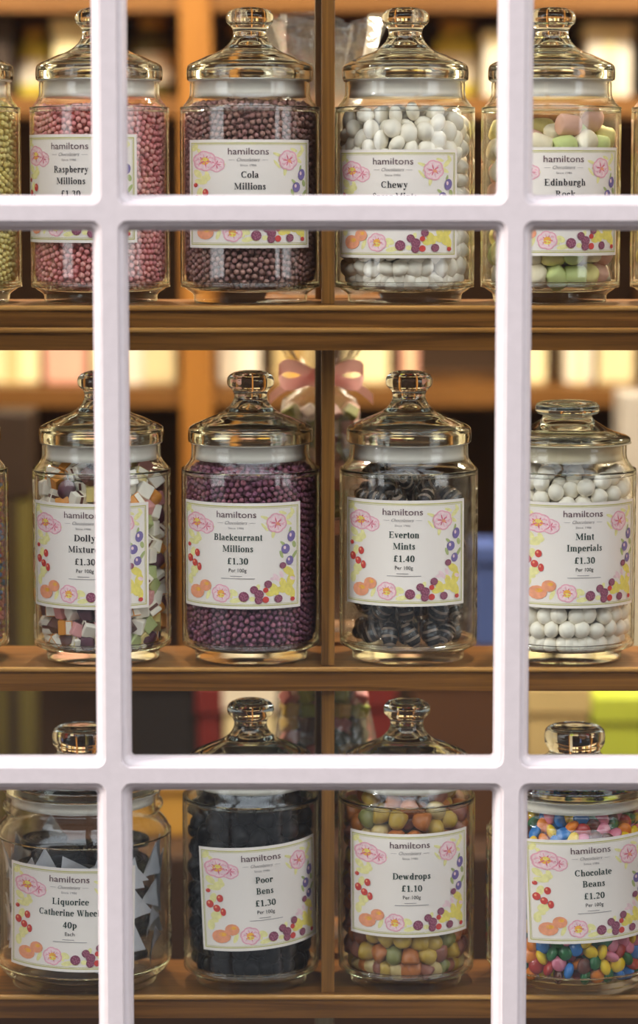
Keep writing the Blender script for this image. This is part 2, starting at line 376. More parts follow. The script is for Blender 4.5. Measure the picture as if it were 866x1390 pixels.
# ------------------------------------------------------------------ lettering: a serif alphabet drawn with a broad nib
def arc(cx, cy, rx, ry, a0, a1, n=None):
    n = n or max(6, int(abs(a1 - a0) / 15))
    return [(cx + rx * math.cos(math.radians(a0 + (a1 - a0) * k / n)), cy + ry * math.sin(math.radians(a0 + (a1 - a0) * k / n))) for k in range(n + 1)]
V = lambda x, a, b: [(x, a), (x, b)]
S = lambda a, b, y: [(a, y + .2), (b, y + .2)]
dot = lambda x, y: arc(x, y, .16, .5, 0, 360, 10)
th = lambda *p: (list(p), .24, .2)
bowlR = arc(2.7, 2.35, 1.45, 2.1, 140, -140)
bowlL = arc(2.8, 2.35, 1.5, 2.1, 40, 320)
GL = {
 'a': (4.9, [arc(2.1, 3.35, 1.1, 1.1, 165, 0), V(3.2, .5, 3.4), arc(1.95, 1.4, 1.1, 1.1, 90, 290), [(1.9, 2.5), (3.1, 2.9)], [(3.3, .35), (4.3, .35)]]),
 'b': (5.4, [V(1.5, .2, 7), S(.5, 1.5, 6.6), bowlR]),
 'c': (4.5, [arc(2.4, 2.35, 1.5, 2.15, 45, 320), dot(3.2, 3.6)]),
 'd': (5.6, [bowlL, V(4.1, 0, 7), S(3.1, 4.1, 6.6), S(4.1, 5.1, 0)]),
 'e': (4.6, [arc(2.35, 2.35, 1.5, 2.15, 3, 318), [(1, 2.55), (3.85, 2.55)]]),
 'g': (5.0, [arc(2.3, 3.1, 1.2, 1.4, 0, 360), [(1.5, 1.8), (1, 1.0), (1.5, .4), (3.4, .2), (4.0, -.7), (3.2, -1.8), (1.8, -1.9), (.8, -1.2), (1.3, -.2)], S(3.2, 4.7, 4.2)]),
 'h': (5.6, [V(1.5, 0, 7), S(.5, 1.5, 6.6), S(.5, 2.6, 0), arc(2.8, 3.2, 1.3, 1.25, 180, 0), V(4.1, 0, 3.2), S(3.1, 5.1, 0)]),
 'i': (3.0, [V(1.5, 0, 4.7), S(.5, 2.5, 0), S(.5, 1.5, 4.3), dot(1.5, 6.2)]),
 'k': (5.5, [V(1.5, 0, 7), S(.5, 1.5, 6.6), S(.5, 2.6, 0), th((4.3, 4.4), (1.9, 2.0)), [(2.6, 2.9), (4.4, .2)], S(3.4, 5.3, 0), S(3.2, 5.1, 4.3)]),
 'l': (3.0, [V(1.5, 0, 7), S(.5, 2.5, 0), S(.5, 1.5, 6.6)]),
 'm': (8.2, [V(1.5, 0, 4.7), S(.5, 1.5, 4.3), S(.5, 2.4, 0), arc(2.8, 3.2, 1.3, 1.25, 180, 0), V(4.1, 0, 3.2), S(3.3, 5.0, 0), arc(5.4, 3.2, 1.3, 1.25, 180, 0), V(6.7, 0, 3.2), S(5.8, 7.7, 0)]),
 'n': (5.6, [V(1.5, 0, 4.7), S(.5, 1.5, 4.3), S(.5, 2.6, 0), arc(2.8, 3.2, 1.3, 1.25, 180, 0), V(4.1, 0, 3.2), S(3.1, 5.1, 0)]),
 'o': (5.0, [arc(2.5, 2.35, 1.6, 2.15, 0, 360)]),
 'p': (5.5, [V(1.5, -2.1, 4.7), S(.5, 2.5, -2.1), S(.5, 1.5, 4.3), bowlR]),
 'q': (5.5, [bowlL, V(4.1, -2.1, 4.6), S(3.1, 5.1, -2.1)]),
 'r': (4.4, [V(1.5, 0, 4.7), S(.5, 1.5, 4.3), S(.5, 2.7, 0), arc(2.8, 3.3, 1.2, 1.1, 180, 60), dot(3.5, 3.9)]),
 's': (3.9, [[(3.0, 3.5), (2.6, 4.4), (1.6, 4.45), (1.1, 3.6), (1.7, 2.8), (2.5, 2.1), (3.0, 1.2), (2.5, .3), (1.4, .25), (.9, 1.2)]]),
 't': (3.4, [V(1.6, .8, 6), arc(2.2, .9, .6, .7, 180, 320), [(.4, 4.5), (2.9, 4.5)]]),
 'u': (5.6, [V(1.5, 1.4, 4.7), arc(2.8, 1.4, 1.3, 1.2, 180, 360), V(4.1, 0, 4.7), S(.5, 1.5, 4.3), S(3.1, 4.1, 4.3), S(4.1, 5.1, 0)]),
 'v': (5.0, [[(1.3, 4.5), (2.6, .3)], th((2.7, .2), (4.0, 4.4)), S(.3, 2.2, 4.3), S(3.1, 4.8, 4.3)]),
 'w': (7.2, [[(1.2, 4.5), (2.4, .3)], th((2.5, .2), (3.7, 4.3)), [(3.6, 4.5), (4.8, .3)], th((4.9, .2), (6.1, 4.4)), S(.3, 2.1, 4.3), S(5.3, 6.9, 4.3)]),
 'x': (5.0, [[(1.4, 4.4), (3.7, .2)], th((3.7, 4.4), (1.2, .2)), S(.4, 2.3, 4.3), S(2.9, 4.6, 4.3), S(.4, 2, 0), S(2.7, 4.7, 0)]),
 'y': (5.0, [[(1.3, 4.5), (2.7, .9)], th((4.0, 4.4), (2.3, -1.3), (1.5, -1.9)), dot(1.1, -1.5), S(.3, 2.2, 4.3), S(3.1, 4.8, 4.3)]),
 'B': (6.6, [V(1.7, 0, 6.8), S(.4, 3.2, 0), S(.4, 3.2, 6.4), arc(3.0, 5.05, 1.6, 1.5, 90, -90), arc(3.1, 1.85, 1.95, 1.6, 90, -90), [(1.7, 3.5), (3.2, 3.5)]]),
 'C': (6.9, [arc(3.7, 3.4, 2.5, 3.1, 45, 318), ([(5.9, 4.5), (5.9, 6.7)], .16, .2)]),
 'D': (7.0, [V(1.7, 0, 6.8), S(.4, 3, 0), S(.4, 3, 6.4), arc(2.9, 3.4, 3.0, 3.15, 90, -90)]),
 'E': (6.4, [V(1.7, 0, 6.8), S(.4, 5.7, 0), S(.4, 5.5, 6.4), S(1.7, 4.2, 3.3), ([(5.4, 5.2), (5.5, 6.6)], .16, .2), ([(5.6, .2), (5.8, 1.8)], .16, .2), ([(4.1, 2.8), (4.1, 4.2)], .16, .2)]),
 'I': (3.8, [V(1.9, 0, 6.8), S(.5, 3.3, 0), S(.5, 3.3, 6.4)]),
 'L': (6.2, [V(1.7, 0, 6.8), S(.4, 5.4, 0), S(.4, 3.1, 6.4), ([(5.4, .2), (5.7, 2.1)], .16, .2)]),
 'M': (9.0, [([(1.4, 0), (1.4, 6.5)], .18, .2), [(1.8, 6.5), (4.3, .8)], th((4.4, .5), (7.0, 6.4)), V(7.2, 0, 6.8), S(.4, 2.4, 0), S(5.9, 8.6, 0), S(.4, 2.2, 6.4), S(7, 8.6, 6.4)]),
 'P': (6.0, [V(1.7, 0, 6.8), S(.4, 3, 0), S(.4, 3.2, 6.4), arc(3.0, 4.9, 1.75, 1.7, 90, -90), S(1.7, 3.1, 3.0)]),
 'R': (7.0, [V(1.7, 0, 6.8), S(.4, 3, 0), S(.4, 3.2, 6.4), arc(3.0, 5.0, 1.7, 1.6, 90, -90), S(1.7, 3.1, 3.2), [(3.4, 3.3), (5.6, .3)], S(4.9, 6.8, 0)]),
 'S': (5.4, [[(4.4, 4.9), (3.8, 6.3), (2.4, 6.5), (1.3, 5.4), (2.1, 4.1), (3.5, 3.2), (4.3, 1.8), (3.5, .4), (1.9, .3), (.9, 1.8)]]),
 'W': (9.4, [[(1.6, 6.6), (3.4, .4)], th((3.5, .2), (5.0, 6.2)), [(4.8, 6.6), (6.4, .4)], th((6.5, .2), (8.1, 6.5)), S(.4, 2.8, 6.4), S(3.7, 5.8, 6.4), S(7.1, 9.1, 6.4)]),
 '0': (5.0, [arc(2.5, 3.3, 1.6, 3.1, 0, 360)]),
 '1': (4.8, [V(2.6, 0, 6.6), [(1.1, 5.7), (2.6, 6.3)], S(1.2, 4.1, 0)]),
 '2': (5.0, [arc(2.3, 4.8, 1.4, 1.6, 165, -30), th((3.6, 4.1), (1.0, .7)), ([(.9, .5), (4.1, .5)], .2, .45)]),
 '3': (5.0, [arc(2.3, 4.95, 1.2, 1.45, 150, -75), arc(2.2, 1.9, 1.6, 1.65, 75, -150)]),
 '4': (5.0, [th((3.1, 6.4), (.6, 2.2)), ([(.4, 2.0), (4.6, 2.0)], .2, .38), V(3.2, 0, 6.6)]),
 '£': (5.2, [arc(3.2, 5.1, 1.2, 1.4, 15, 180), V(2.0, 1.0, 5.1), S(.7, 3.6, 3.1), ([(.7, .6), (2.3, .8), (4.4, .4)], .2, .42)]),
 '.': (2.5, [arc(1.2, .5, .12, .38, 0, 360, 8)]),
 ' ': (2.6, []),
}
NIB = (.66, .25)
def serif_text(text, x, y, u, width=None):
    """quads of a centred line in pixels; y is the baseline, u pixels per unit"""
    w = sum(GL[c][0] for c in text)
    if width: u_x = width / w
    else: u_x = u
    ox = x - w * u_x / 2
    vs, fs = [], []
    for c in text:
        adv, strokes = GL[c]
        for st in strokes:
            if isinstance(st, tuple): pts, a, b = st
            else: pts, (a, b) = st, NIB
            P = np.array(pts, float); n = len(P)
            if n < 2: continue
            T = np.zeros_like(P); T[1:-1] = P[2:] - P[:-2]; T[0] = P[1] - P[0]; T[-1] = P[-1] - P[-2]
            if n > 3 and np.allclose(P[0], P[-1], atol=1e-3): T[0] = T[-1] = P[1] - P[-2]
            T /= np.linalg.norm(T, axis=1)[:, None] + 1e-9
            N = np.stack([-T[:, 1], T[:, 0]], 1)
            # the nib's touching point for this normal
            sup = np.sqrt((a * N[:, 0]) ** 2 + (b * N[:, 1]) ** 2)
            off = N * sup[:, None]
            base = len(vs)
            for k in range(n):
                for q in (P[k] + off[k], P[k] - off[k]): vs.append((ox + q[0] * u_x, y + q[1] * u))
            for k in range(n - 1): fs.append((base + 2 * k, base + 2 * k + 1, base + 2 * k + 3, base + 2 * k + 2))
        ox += adv * u_x
    return vs, fs

dg = None
_tc = {}
def sans_text(text, x, y, size, width, shear=0.0):
    key = (text, shear)
    if key not in _tc:
        cu = bpy.data.curves.new('text', 'FONT'); cu.body = text; cu.size = 1.0; cu.resolution_u = 2; cu.shear = shear
        to = bpy.data.objects.new('text', cu); COL.objects.link(to)
        bpy.context.view_layer.update()
        d = bpy.context.evaluated_depsgraph_get()
        me = bpy.data.meshes.new_from_object(to.evaluated_get(d))
        vs = np.array([v.co[:2] for v in me.vertices]); fs = [tuple(p.vertices) for p in me.polygons]
        bpy.data.objects.remove(to); bpy.data.curves.remove(cu); bpy.data.meshes.remove(me)
        _tc[key] = (vs, fs)
    vs, fs = _tc[key]
    w0, w1 = vs[:, 0].min(), vs[:, 0].max()
    k = width / (w1 - w0)
    out = [(x - width / 2 + (v[0] - w0) * k, y + v[1] * size) for v in vs]
    return out, fs

# ------------------------------------------------------------------ paper labels
INK = plain('black_ink', (30, 30, 32), 0.6); GREEN_INK = plain('dark_green_ink', (22, 52, 42), 0.6)
MAROON = plain('maroon_ink', (92, 58, 66), 0.6); GREY_INK = plain('grey_ink', (150, 142, 140), 0.6)
PAPER = plain('label_paper', (242, 232, 220), 0.5, 0.01, noise=200)
PRINT = {k: plain('print_' + k, v, 0.55, 0.10, noise=260) for k, v in dict(
    olive=(196, 190, 100), yellow=(240, 222, 110), paleyellow=(240, 232, 160), pink=(238, 172, 184), palepink=(244, 212, 212), orange=(244, 178, 70),
    peach=(240, 160, 120), red=(208, 70, 62), maroon=(136, 72, 92), berry=(170, 104, 124), purple=(124, 108, 160), green=(176, 186, 120), rose=(222, 110, 130)).items()}
PK = list(PRINT)
LW_, LH_ = 185.0, 142.0
ZC = lambda xz: 94 * math.asin(max(-.99, min(.99, ((xz / 4.81 + 240) - 341) / 94))) + 17.5
ZR = lambda yz: 72 - (yz - 50) / 4.83
def petals(cx, cy, r, col, n=6, ratio=0.5, cen=None, rc=0.35, a0=0.3):
    out = []
    for k in range(n):
        a = a0 + 2 * PI * k / n
        out.append((cx + r * .55 * math.cos(a), cy + r * .55 * math.sin(a), r * .5, r * ratio * .62, math.degrees(a), col))
    if cen: out.append((cx, cy, r * rc, r * rc, 0, cen))
    return out
rnd = random.Random(4)
ART = []          # (x, y, rx, ry, angle, colour) in zoomed label pixels
def leaf(x, y, a, b, ang, col='paleyellow'): ART.append((x, y, a, b, ang, col))
for q in ((95, 105, 14, 26, 20), (118, 128, 10, 20, -30), (110, 270, 30, 18, 60), (150, 300, 30, 22, -20), (125, 320, 34, 18, 10), (160, 275, 22, 12, 70),
          (120, 390, 16, 34, 10), (130, 505, 26, 30, 20), (105, 570, 16, 34, 0), (120, 540, 20, 14, 0), (240, 205, 26, 9, 20), (222, 655, 12, 34, 20)): leaf(*q)
for q in ((385, 635, 30, 20, 30), (400, 685, 42, 16, -10), (365, 655, 20, 12, 60), (540, 600, 14, 22, 20), (505, 675, 20, 16, 0), (450, 690, 18, 8, 0)): leaf(*q)
for q in ((590, 150, 34, 10, 20), (585, 210, 34, 9, 50), (745, 140, 34, 14, -50), (730, 185, 30, 12, 30), (700, 120, 26, 10, 20), (640, 250, 12, 34, 10), (610, 180, 22, 12, -30), (760, 110, 22, 10, 60)): leaf(*q)
for q in ((700, 320, 22, 9, 40), (770, 400, 10, 34, 30), (690, 390, 10, 26, -20), (770, 330, 12, 22, -10), (745, 240, 8, 26, 10)): leaf(*q, 'green')
for q in ((645, 615, 44, 26, 60), (620, 640, 30, 20, 0), (735, 500, 40, 24, 40), (750, 560, 26, 44, 10), (735, 620, 44, 30, 70), (700, 580, 22, 40, -20), (760, 650, 16, 36, 0), (690, 620, 30, 18, 30)): leaf(*q, 'yellow')
for q in ((660, 540, 34, 14, 50), (640, 545, 24, 12, -10), (690, 520, 24, 12, 70), (760, 550, 18, 12, 30)): leaf(*q, 'palepink')
def fl(cx, cy, r, **kw):
    ART.extend(petals(cx, cy, r * 1.08, 'pink', 6, .95, a0=cx)); ART.extend(petals(cx, cy, r * .94, 'palepink', 6, .85, a0=cx)); ART.extend(petals(cx, cy, r * .8, 'pink', 6, .12, a0=cx)); ART.extend(petals(cx, cy, r * .6, 'rose', 5, .2, a0=cx + .4))
    if kw.get('cen'): ART.append((cx, cy, r * .42, r * .42, 0, kw['cen']))
fl(212, 212, 44); fl(148, 190, 58, cen='orange'); ART.append((150, 180, 14, 12, 0, 'yellow'))
fl(305, 642, 54, cen='orange'); ART.append((305, 655, 22, 14, 0, 'yellow')); fl(660, 185, 58); ART.append((668, 190, 14, 10, 30, 'peach'))
for x, y, a, b in ((152, 390, 16, 25), (105, 430, 16, 26), (135, 457, 17, 24), (165, 480, 14, 26), (100, 342, 10, 14)): ART.append((x, y, a, b, 0, 'red')); ART.append((x - 4, y - 8, a * .3, b * .3, 0, 'peach'))
for x, y, a in ((205, 597, 38), (148, 642, 45)):
    ART.append((x, y, a, a, 0, 'peach')); ART.append((x + a * .2, y - a * .3, a * .4, a * .3, 0, 'orange'))
for x, y, a, b in ((752, 275, 24, 36), (716, 355, 27, 32), (742, 432, 23, 30)): ART.append((x, y, a, b, 10, 'purple')); ART.append((x - 6, y - 8, a * .3, b * .35, 0, 'palepink'))
for x, y, a, c in ((590, 618, 17, 'red'), (590, 680, 21, 'red'), (516, 615, 26, 'maroon'), (450, 660, 33, 'maroon'), (548, 645, 30, 'maroon'), (545, 682, 26, 'maroon'),
                   (605, 580, 25, 'maroon'), (670, 676, 26, 'maroon'), (698, 462, 21, 'maroon'), (758, 684, 14, 'red')):
    ART.append((x, y, a, a, 0, c))
    if c == 'maroon':
        for k in range(9):
            r_ = a * .72 * math.sqrt((k + .5) / 9); t = k * 2.4; ART.append((x + r_ * math.cos(t), y + r_ * math.sin(t), a * .16, a * .16, 0, 'berry'))

LETTER_MATS = [INK, MAROON, GREY_INK, GREEN_INK]
def make_label(parent, R, ang, z_mid, tilt, lines, price, per, ink, zs=1.0):
    """paper bent round the glass; R outer radius of the glass in px, ang in degrees, z_mid height of its middle in px"""
    ct, st = math.cos(math.radians(tilt)), math.sin(math.radians(tilt)); a_mid = math.radians(ang)
    def bend(pts, lift):
        out = []
        for x, y in pts:
            X, Y = x * ct - y * st, x * st + y * ct
            a = a_mid + X / R; r = (R + lift) * MPP
            out.append((r * math.sin(a), -r * math.cos(a), (z_mid + Y * zs) * MPP))
        return out
    NU, NV = 40, 6
    g = [(-LW_ / 2 + LW_ * i / NU, -LH_ / 2 + LH_ * j / NV) for j in range(NV + 1) for i in range(NU + 1)]
    fs = [(j * (NU + 1) + i, j * (NU + 1) + i + 1, (j + 1) * (NU + 1) + i + 1, (j + 1) * (NU + 1) + i) for j in range(NV) for i in range(NU)]
    lab = link('label', mesh('label', bend(g, .45), fs, smooth=True), PAPER, parent)
    # border lines
    vs, fb = [], []
    def strip(x0, x1, y0, y1, n):
        b0 = len(vs)
        for k in range(n + 1):
            t = k / n
            if x1 - x0 > y1 - y0: vs.extend([(x0 + (x1 - x0) * t, y0), (x0 + (x1 - x0) * t, y1)])
            else: vs.extend([(x1, y0 + (y1 - y0) * t), (x0, y0 + (y1 - y0) * t)])
        for k in range(n): fb.append((b0 + 2 * k, b0 + 2 * k + 2, b0 + 2 * k + 3, b0 + 2 * k + 1))
    for ins, w in ((4.0, 1.3), (6.3, .6)):
        X, Y = LW_ / 2 - ins, LH_ / 2 - ins
        strip(-X, X, -Y, -Y + w, 40); strip(-X, X, Y - w, Y, 40); strip(-X, -X + w, -Y, Y, 8); strip(X - w, X, -Y, Y, 8)
    link('label_border', mesh('label_border', bend(vs, .62), fb), PRINT['olive'], lab)
    # fruit and flowers, flat print in layers
    vv, ff, mi = [], [], []
    for q, (x, y, rx, ry, a, c) in enumerate(ART):
        cx, cz = ZC(x), ZR(y)
        sx = 1.0 / max(.45, math.cos((cx - 17.5) / 94)) / 4.81
        n = 12; ca, sa = math.cos(math.radians(a)), math.sin(math.radians(a))
        pts = [(cx, cz)] + [(cx + (rx * math.cos(t) * ca - ry * math.sin(t) * sa) * sx, cz - (rx * math.cos(t) * sa + ry * math.sin(t) * ca) / 4.81) for t in [2 * PI * k / n for k in range(n)]]
        b0 = len(vv); vv += bend(pts, .6 + .004 * q)
        ff += [(b0, b0 + 1 + k, b0 + 1 + (k + 1) % n) for k in range(n)]; mi += [PK.index(c)] * n
    link('fruit_and_flower_print', mesh('fruit_print', vv, ff, mi), [PRINT[k] for k in PK], lab)
    # lettering
    vv, ff, mi = [], [], []
    def add(t, m):
        b0 = len(vv); vv.extend(t[0]); ff.extend([tuple(b0 + i for i in f) for f in t[1]]); mi.extend([m] * len(t[1]))
    add(sans_text('hamiltons', 0, 51.5, 12.6, 54), 1)
    add(sans_text('Chocolatiers', 0, 42.6, 6.5, 30, .45), 2)
    add(sans_text('Since 1986', 0, 36.2, 3.9, 21), 2)
    add(([(-26, 44.2), (-18, 44.2), (-18, 44.6), (-26, 44.6)], [(0, 1, 2, 3)]), 2); add(([(18, 44.2), (26, 44.2), (26, 44.6), (18, 44.6)], [(0, 1, 2, 3)]), 2)
    base = 21.0 if len(lines) > 1 else 9.0
    for i, (t, w) in enumerate(lines):
        add(serif_text(t, 2.0, base - 15.2 * i, 1.26, w), 3 if ink else 0)
    pb = base - 15.2 * len(lines) - 1.5
    add(serif_text(price, 2.0, pb, 1.28), 3 if ink else 0)
    add(sans_text(per, 2.0, pb - 10.5, 7.2, 24 if len(per) > 5 else 13), 2 if False else 0)
    def rule(x0, x1, y, w, n=8):
        q = []
        for k in range(n + 1): x = x0 + (x1 - x0) * k / n; q += [(x, y), (x, y + w)]
        add((q, [(2 * k, 2 * k + 2, 2 * k + 3, 2 * k + 1) for k in range(n)]), 2)
    rule(-8, 8, pb - 16.4, .8, 4); rule(-21, 25, pb - 19.6, .8)
    link('lettering', mesh('lettering', bend(vv, 1.0), ff, mi), LETTER_MATS, lab)
    return lab

# ------------------------------------------------------------------ the jars
BODY = [(0, 1), (70, 1), (73.5, 0), (76, 1.5), (76.5, 6), (77.5, 11), (82, 14.5), (88, 19), (92, 27), (94, 38), (94, 243), (93, 253), (89.5, 262), (84.5, 268.5), (81.5, 274), (80.5, 280), (80.5, 290),
        (79.5, 294), (77.5, 294.5), (76.5, 293), (76.5, 279), (79.5, 271), (85.5, 263.5), (89.3, 254), (90.6, 243), (90.6, 40), (88.5, 29), (82, 20.5), (72, 16), (30, 13.5), (0, 13)]
LID = [(69, 297), (69, 296), (82.5, 296), (84.5, 298), (85, 303), (84.5, 311), (83, 315.5), (78, 319), (68, 323.5), (56, 329), (45, 333), (36, 338), (28.5, 344.5), (24, 351.5), (22.3, 358), (23.5, 364), (26.5, 368), (30.5, 372), (32, 377.5), (31, 383),
       (27, 387.5), (19, 391), (9, 392.5), (0, 393)]
LID_IN = [(0, 351), (7, 349.5), (13, 344.5), (20, 337), (30, 334), (42, 326), (56, 318), (66, 312), (69, 307)]
LIDF = [(69, 297), (69, 296), (83, 296), (85.5, 298), (85.5, 301), (82, 304), (72, 307.5), (58, 312.5), (47, 318.5), (39, 324), (34.5, 328), (33.5, 331), (36, 333), (41, 334.5), (43.5, 338), (43.5, 343), (41.5, 347.5), (35, 350), (20, 351.5), (0, 352)]
LIDF_IN = [(0, 326), (15, 325), (28, 321), (42, 314), (56, 308), (66, 303), (69, 300)]
def wide(p): return [((r * 1.29 if r > 50 else r), h) for r, h in p]
WBODY = [(0, 1), (92, 1), (96, 0), (99, 2), (101, 9), (108, 14), (116, 22), (120, 34), (121, 46), (121, 196), (120, 208), (116, 219), (110, 227), (105, 232), (104, 237), (107, 241), (110, 245), (109, 250), (105.5, 253), (105, 258), (106, 264), (104, 267),
         (101, 266), (100, 258), (100, 236), (104, 227), (111, 217), (115.5, 207), (116.8, 195), (116.8, 46), (113, 32), (104, 21), (90, 16), (40, 13), (0, 12.5)]
WLID = [(94, 270), (94, 268), (107, 268), (110.5, 271), (111, 277), (109, 282), (100, 286), (84, 292), (66, 299), (52, 306), (42, 312), (36.5, 317), (35, 321), (38, 326), (41, 332), (41.5, 342), (39.5, 350), (32, 354.5), (16, 356), (0, 356)]
WLID_IN = [(0, 312), (20, 310), (36, 304), (54, 296), (72, 289), (88, 282), (94, 276)]
def closed_lathe(name, pr): return lathe(name, pr, 72, closed=False)
body_me = closed_lathe('jar_glass', spline(BODY)); wbody_me = closed_lathe('wide_jar_glass', spline(WBODY))
lid_me = lathe('lid', spline(LID) + spline(LID_IN), closed=False)
def close_ring(pr_a, pr_b):
    a = spline(pr_a); b = spline(pr_b)
    me_p = a + b + [a[0]]
    return me_p
lid_me = lathe('lid', close_ring(LID, LID_IN)); lidf_me = lathe('lid_flat', close_ring(LIDF, LIDF_IN)); wlid_me = lathe('lid_wide', close_ring(WLID, WLID_IN))
def seal_mesh(r, h0, h1, fl):
    return lathe('seal', [(r, h0), (r, h0 + 6), (r - .6, h0 + 7), (r - .6, h0 + 12), (r, h0 + 13), (r, h1 - 2), (fl, h1 - 1.2), (fl, h1), (r - 6, h1), (r - 6, h0), (r, h0)])
seal_me = seal_mesh(76.0, 273, 296, 82.5); sealf_me = seal_mesh(76.0, 272, 296, 87); wseal_me = seal_mesh(99.5, 251, 268.2, 108)
for me_, m_ in ((body_me, 'jar_glass'), (wbody_me, 'jar_glass'), (lid_me, 'lid_glass'), (lidf_me, 'lid_glass'), (wlid_me, 'lid_glass'), (seal_me, 'seal'), (sealf_me, 'seal_cream'), (wseal_me, 'seal')):
    me_.materials.append(M[m_])
def recalc(me):
    bm = bmesh.new(); bm.from_mesh(me); bmesh.ops.remove_doubles(bm, verts=bm.verts, dist=1e-6); bmesh.ops.recalc_face_normals(bm, faces=bm.faces); bm.to_mesh(me); bm.free()
for me_ in (body_me, wbody_me, lid_me, lidf_me, wlid_me, seal_me, sealf_me, wseal_me): recalc(me_)

JARS = {}
def make_jar(key, px, row, label, kind='round', lab=None, label_z=None, dz=0.0, group=None):
    py = {1: 410, 2: 892, 3: 1328}[row]
    p = at(px, py, 0)
    root = empty('sweet_jar', (p.x, 0, Z[row] + 0.0004))
    tag(root, label, 'jar', group)
    b, l, s = {'round': (body_me, lid_me, seal_me), 'flat': (body_me, lidf_me, sealf_me), 'wide': (wbody_me, wlid_me, wseal_me)}[kind]
    link('jar_glass', b, None, root)
    lo = link('lid', l, None, root); link('seal_ring', s, None, lo)
    if lab: make_label(root, 121 if kind == 'wide' else 94, lab['ang'], label_z, lab.get('tilt', 0), lab['lines'], lab['price'], lab.get('per', 'Per 100g'), lab.get('ink', False))
    JARS[key] = root
    return root
# label middle heights: h = base row - photo y of the middle of the label
make_jar('yellow', -64, 1, 'glass jar of tiny yellow sweets cut off by the left edge, top shelf', lab=dict(ang=-16, lines=[('Lemon', 36), ('Millions', 42)], price='£1.30'), label_z=152)
make_jar('raspberry', 137, 1, 'glass jar of tiny pink sweets labelled Raspberry Millions, top shelf', lab=dict(ang=-21, lines=[('Raspberry', 50), ('Millions', 42)], price='£1.30'), label_z=152)
make_jar('cola', 340, 1, 'glass jar of tiny brownish mauve sweets labelled Cola Millions, top shelf', lab=dict(ang=0, lines=[('Cola', 24), ('Millions', 42)], price='£1.30'), label_z=145)
make_jar('chewy', 549, 1, 'glass jar of white oval sweets labelled Chewy, top shelf', lab=dict(ang=-11.5, lines=[('Chewy', 36), ('Spear Mints', 60)], price='£1.30'), label_z=132)
make_jar('rock', 746, 1, 'glass jar of pastel sweet chunks labelled Edinburgh Rock, top shelf', lab=dict(ang=6, lines=[('Edinburgh', 56), ('Rock', 27)], price='£1.30'), label_z=135)
make_jar('edge', 949, 1, 'glass jar of pale yellow chunks cut off by the right edge, top shelf')
make_jar('multi', -80, 2, 'glass jar of tiny multicoloured sweets cut off by the left edge, middle shelf')
make_jar('dolly', 140, 2, 'glass jar of mixed pastel and brown cubes labelled Dolly Mixtures, middle shelf', lab=dict(ang=-11, lines=[('Dolly', 30), ('Mixtures', 47)], price='£1.30'), label_z=150)
make_jar('blackcurrant', 341, 2, 'glass jar of tiny purple sweets labelled Blackcurrant Millions, middle shelf', lab=dict(ang=-10.7, lines=[('Blackcurrant', 67), ('Millions', 42)], price='£1.30', ink=True), label_z=151)
make_jar('everton', 554, 2, 'glass jar of dark wrapped sweets labelled Everton Mints, middle shelf', lab=dict(ang=-6.7, lines=[('Everton', 41), ('Mints', 30)], price='£1.40', ink=True), label_z=154.5)
make_jar('imperial', 767, 2, 'glass jar of round white sweets labelled Mint Imperials, middle shelf, flat lid knob', 'flat', lab=dict(ang=9, lines=[('Mint', 26), ('Imperials', 49)], price='£1.30', ink=True), label_z=152)
make_jar('liquorice', 115, 3, 'wide glass jar of black liquorice and paper labelled Liquorice Catherine Wheels, bottom shelf', 'wide', lab=dict(ang=-5, tilt=-1.5, lines=[('Liquorice', 50), ('Catherine Wheels', 88)], price='40p', per='Each', ink=True), label_z=114)
make_jar('bens', 341, 3, 'glass jar of black liquorice labelled Poor Bens, bottom shelf', lab=dict(ang=12, tilt=3.5, lines=[('Poor', 24), ('Bens', 24)], price='£1.30', ink=True), label_z=137)
make_jar('dewdrops', 551, 3, 'glass jar of dull orange and yellow gumdrops labelled Dewdrops, bottom shelf', lab=dict(ang=1.5, tilt=.6, lines=[('Dewdrops', 52)], price='£1.10', ink=True), label_z=154)
make_jar('beans', 777, 3, 'wide glass jar of bright mixed coloured beans labelled Chocolate Beans, bottom shelf', 'wide', lab=dict(ang=7, tilt=3, lines=[('Chocolate', 51), ('Beans', 31)], price='£1.20', ink=True), label_z=154)

# ------------------------------------------------------------------ sweets: packing
def inner_r(h, kind='round'):
    hs = [13, 20, 29, 42, 243, 252, 260, 268, 280, 296] if kind != 'wide' else [13, 21, 32, 46, 196, 208, 217, 226, 235, 268]
    rs = [70, 78, 86, 90, 90, 88, 83, 71, 69, 69] if kind != 'wide' else [90, 102, 112, 116, 116, 114, 109, 99, 92, 92]
    return np.interp(h, hs, rs)

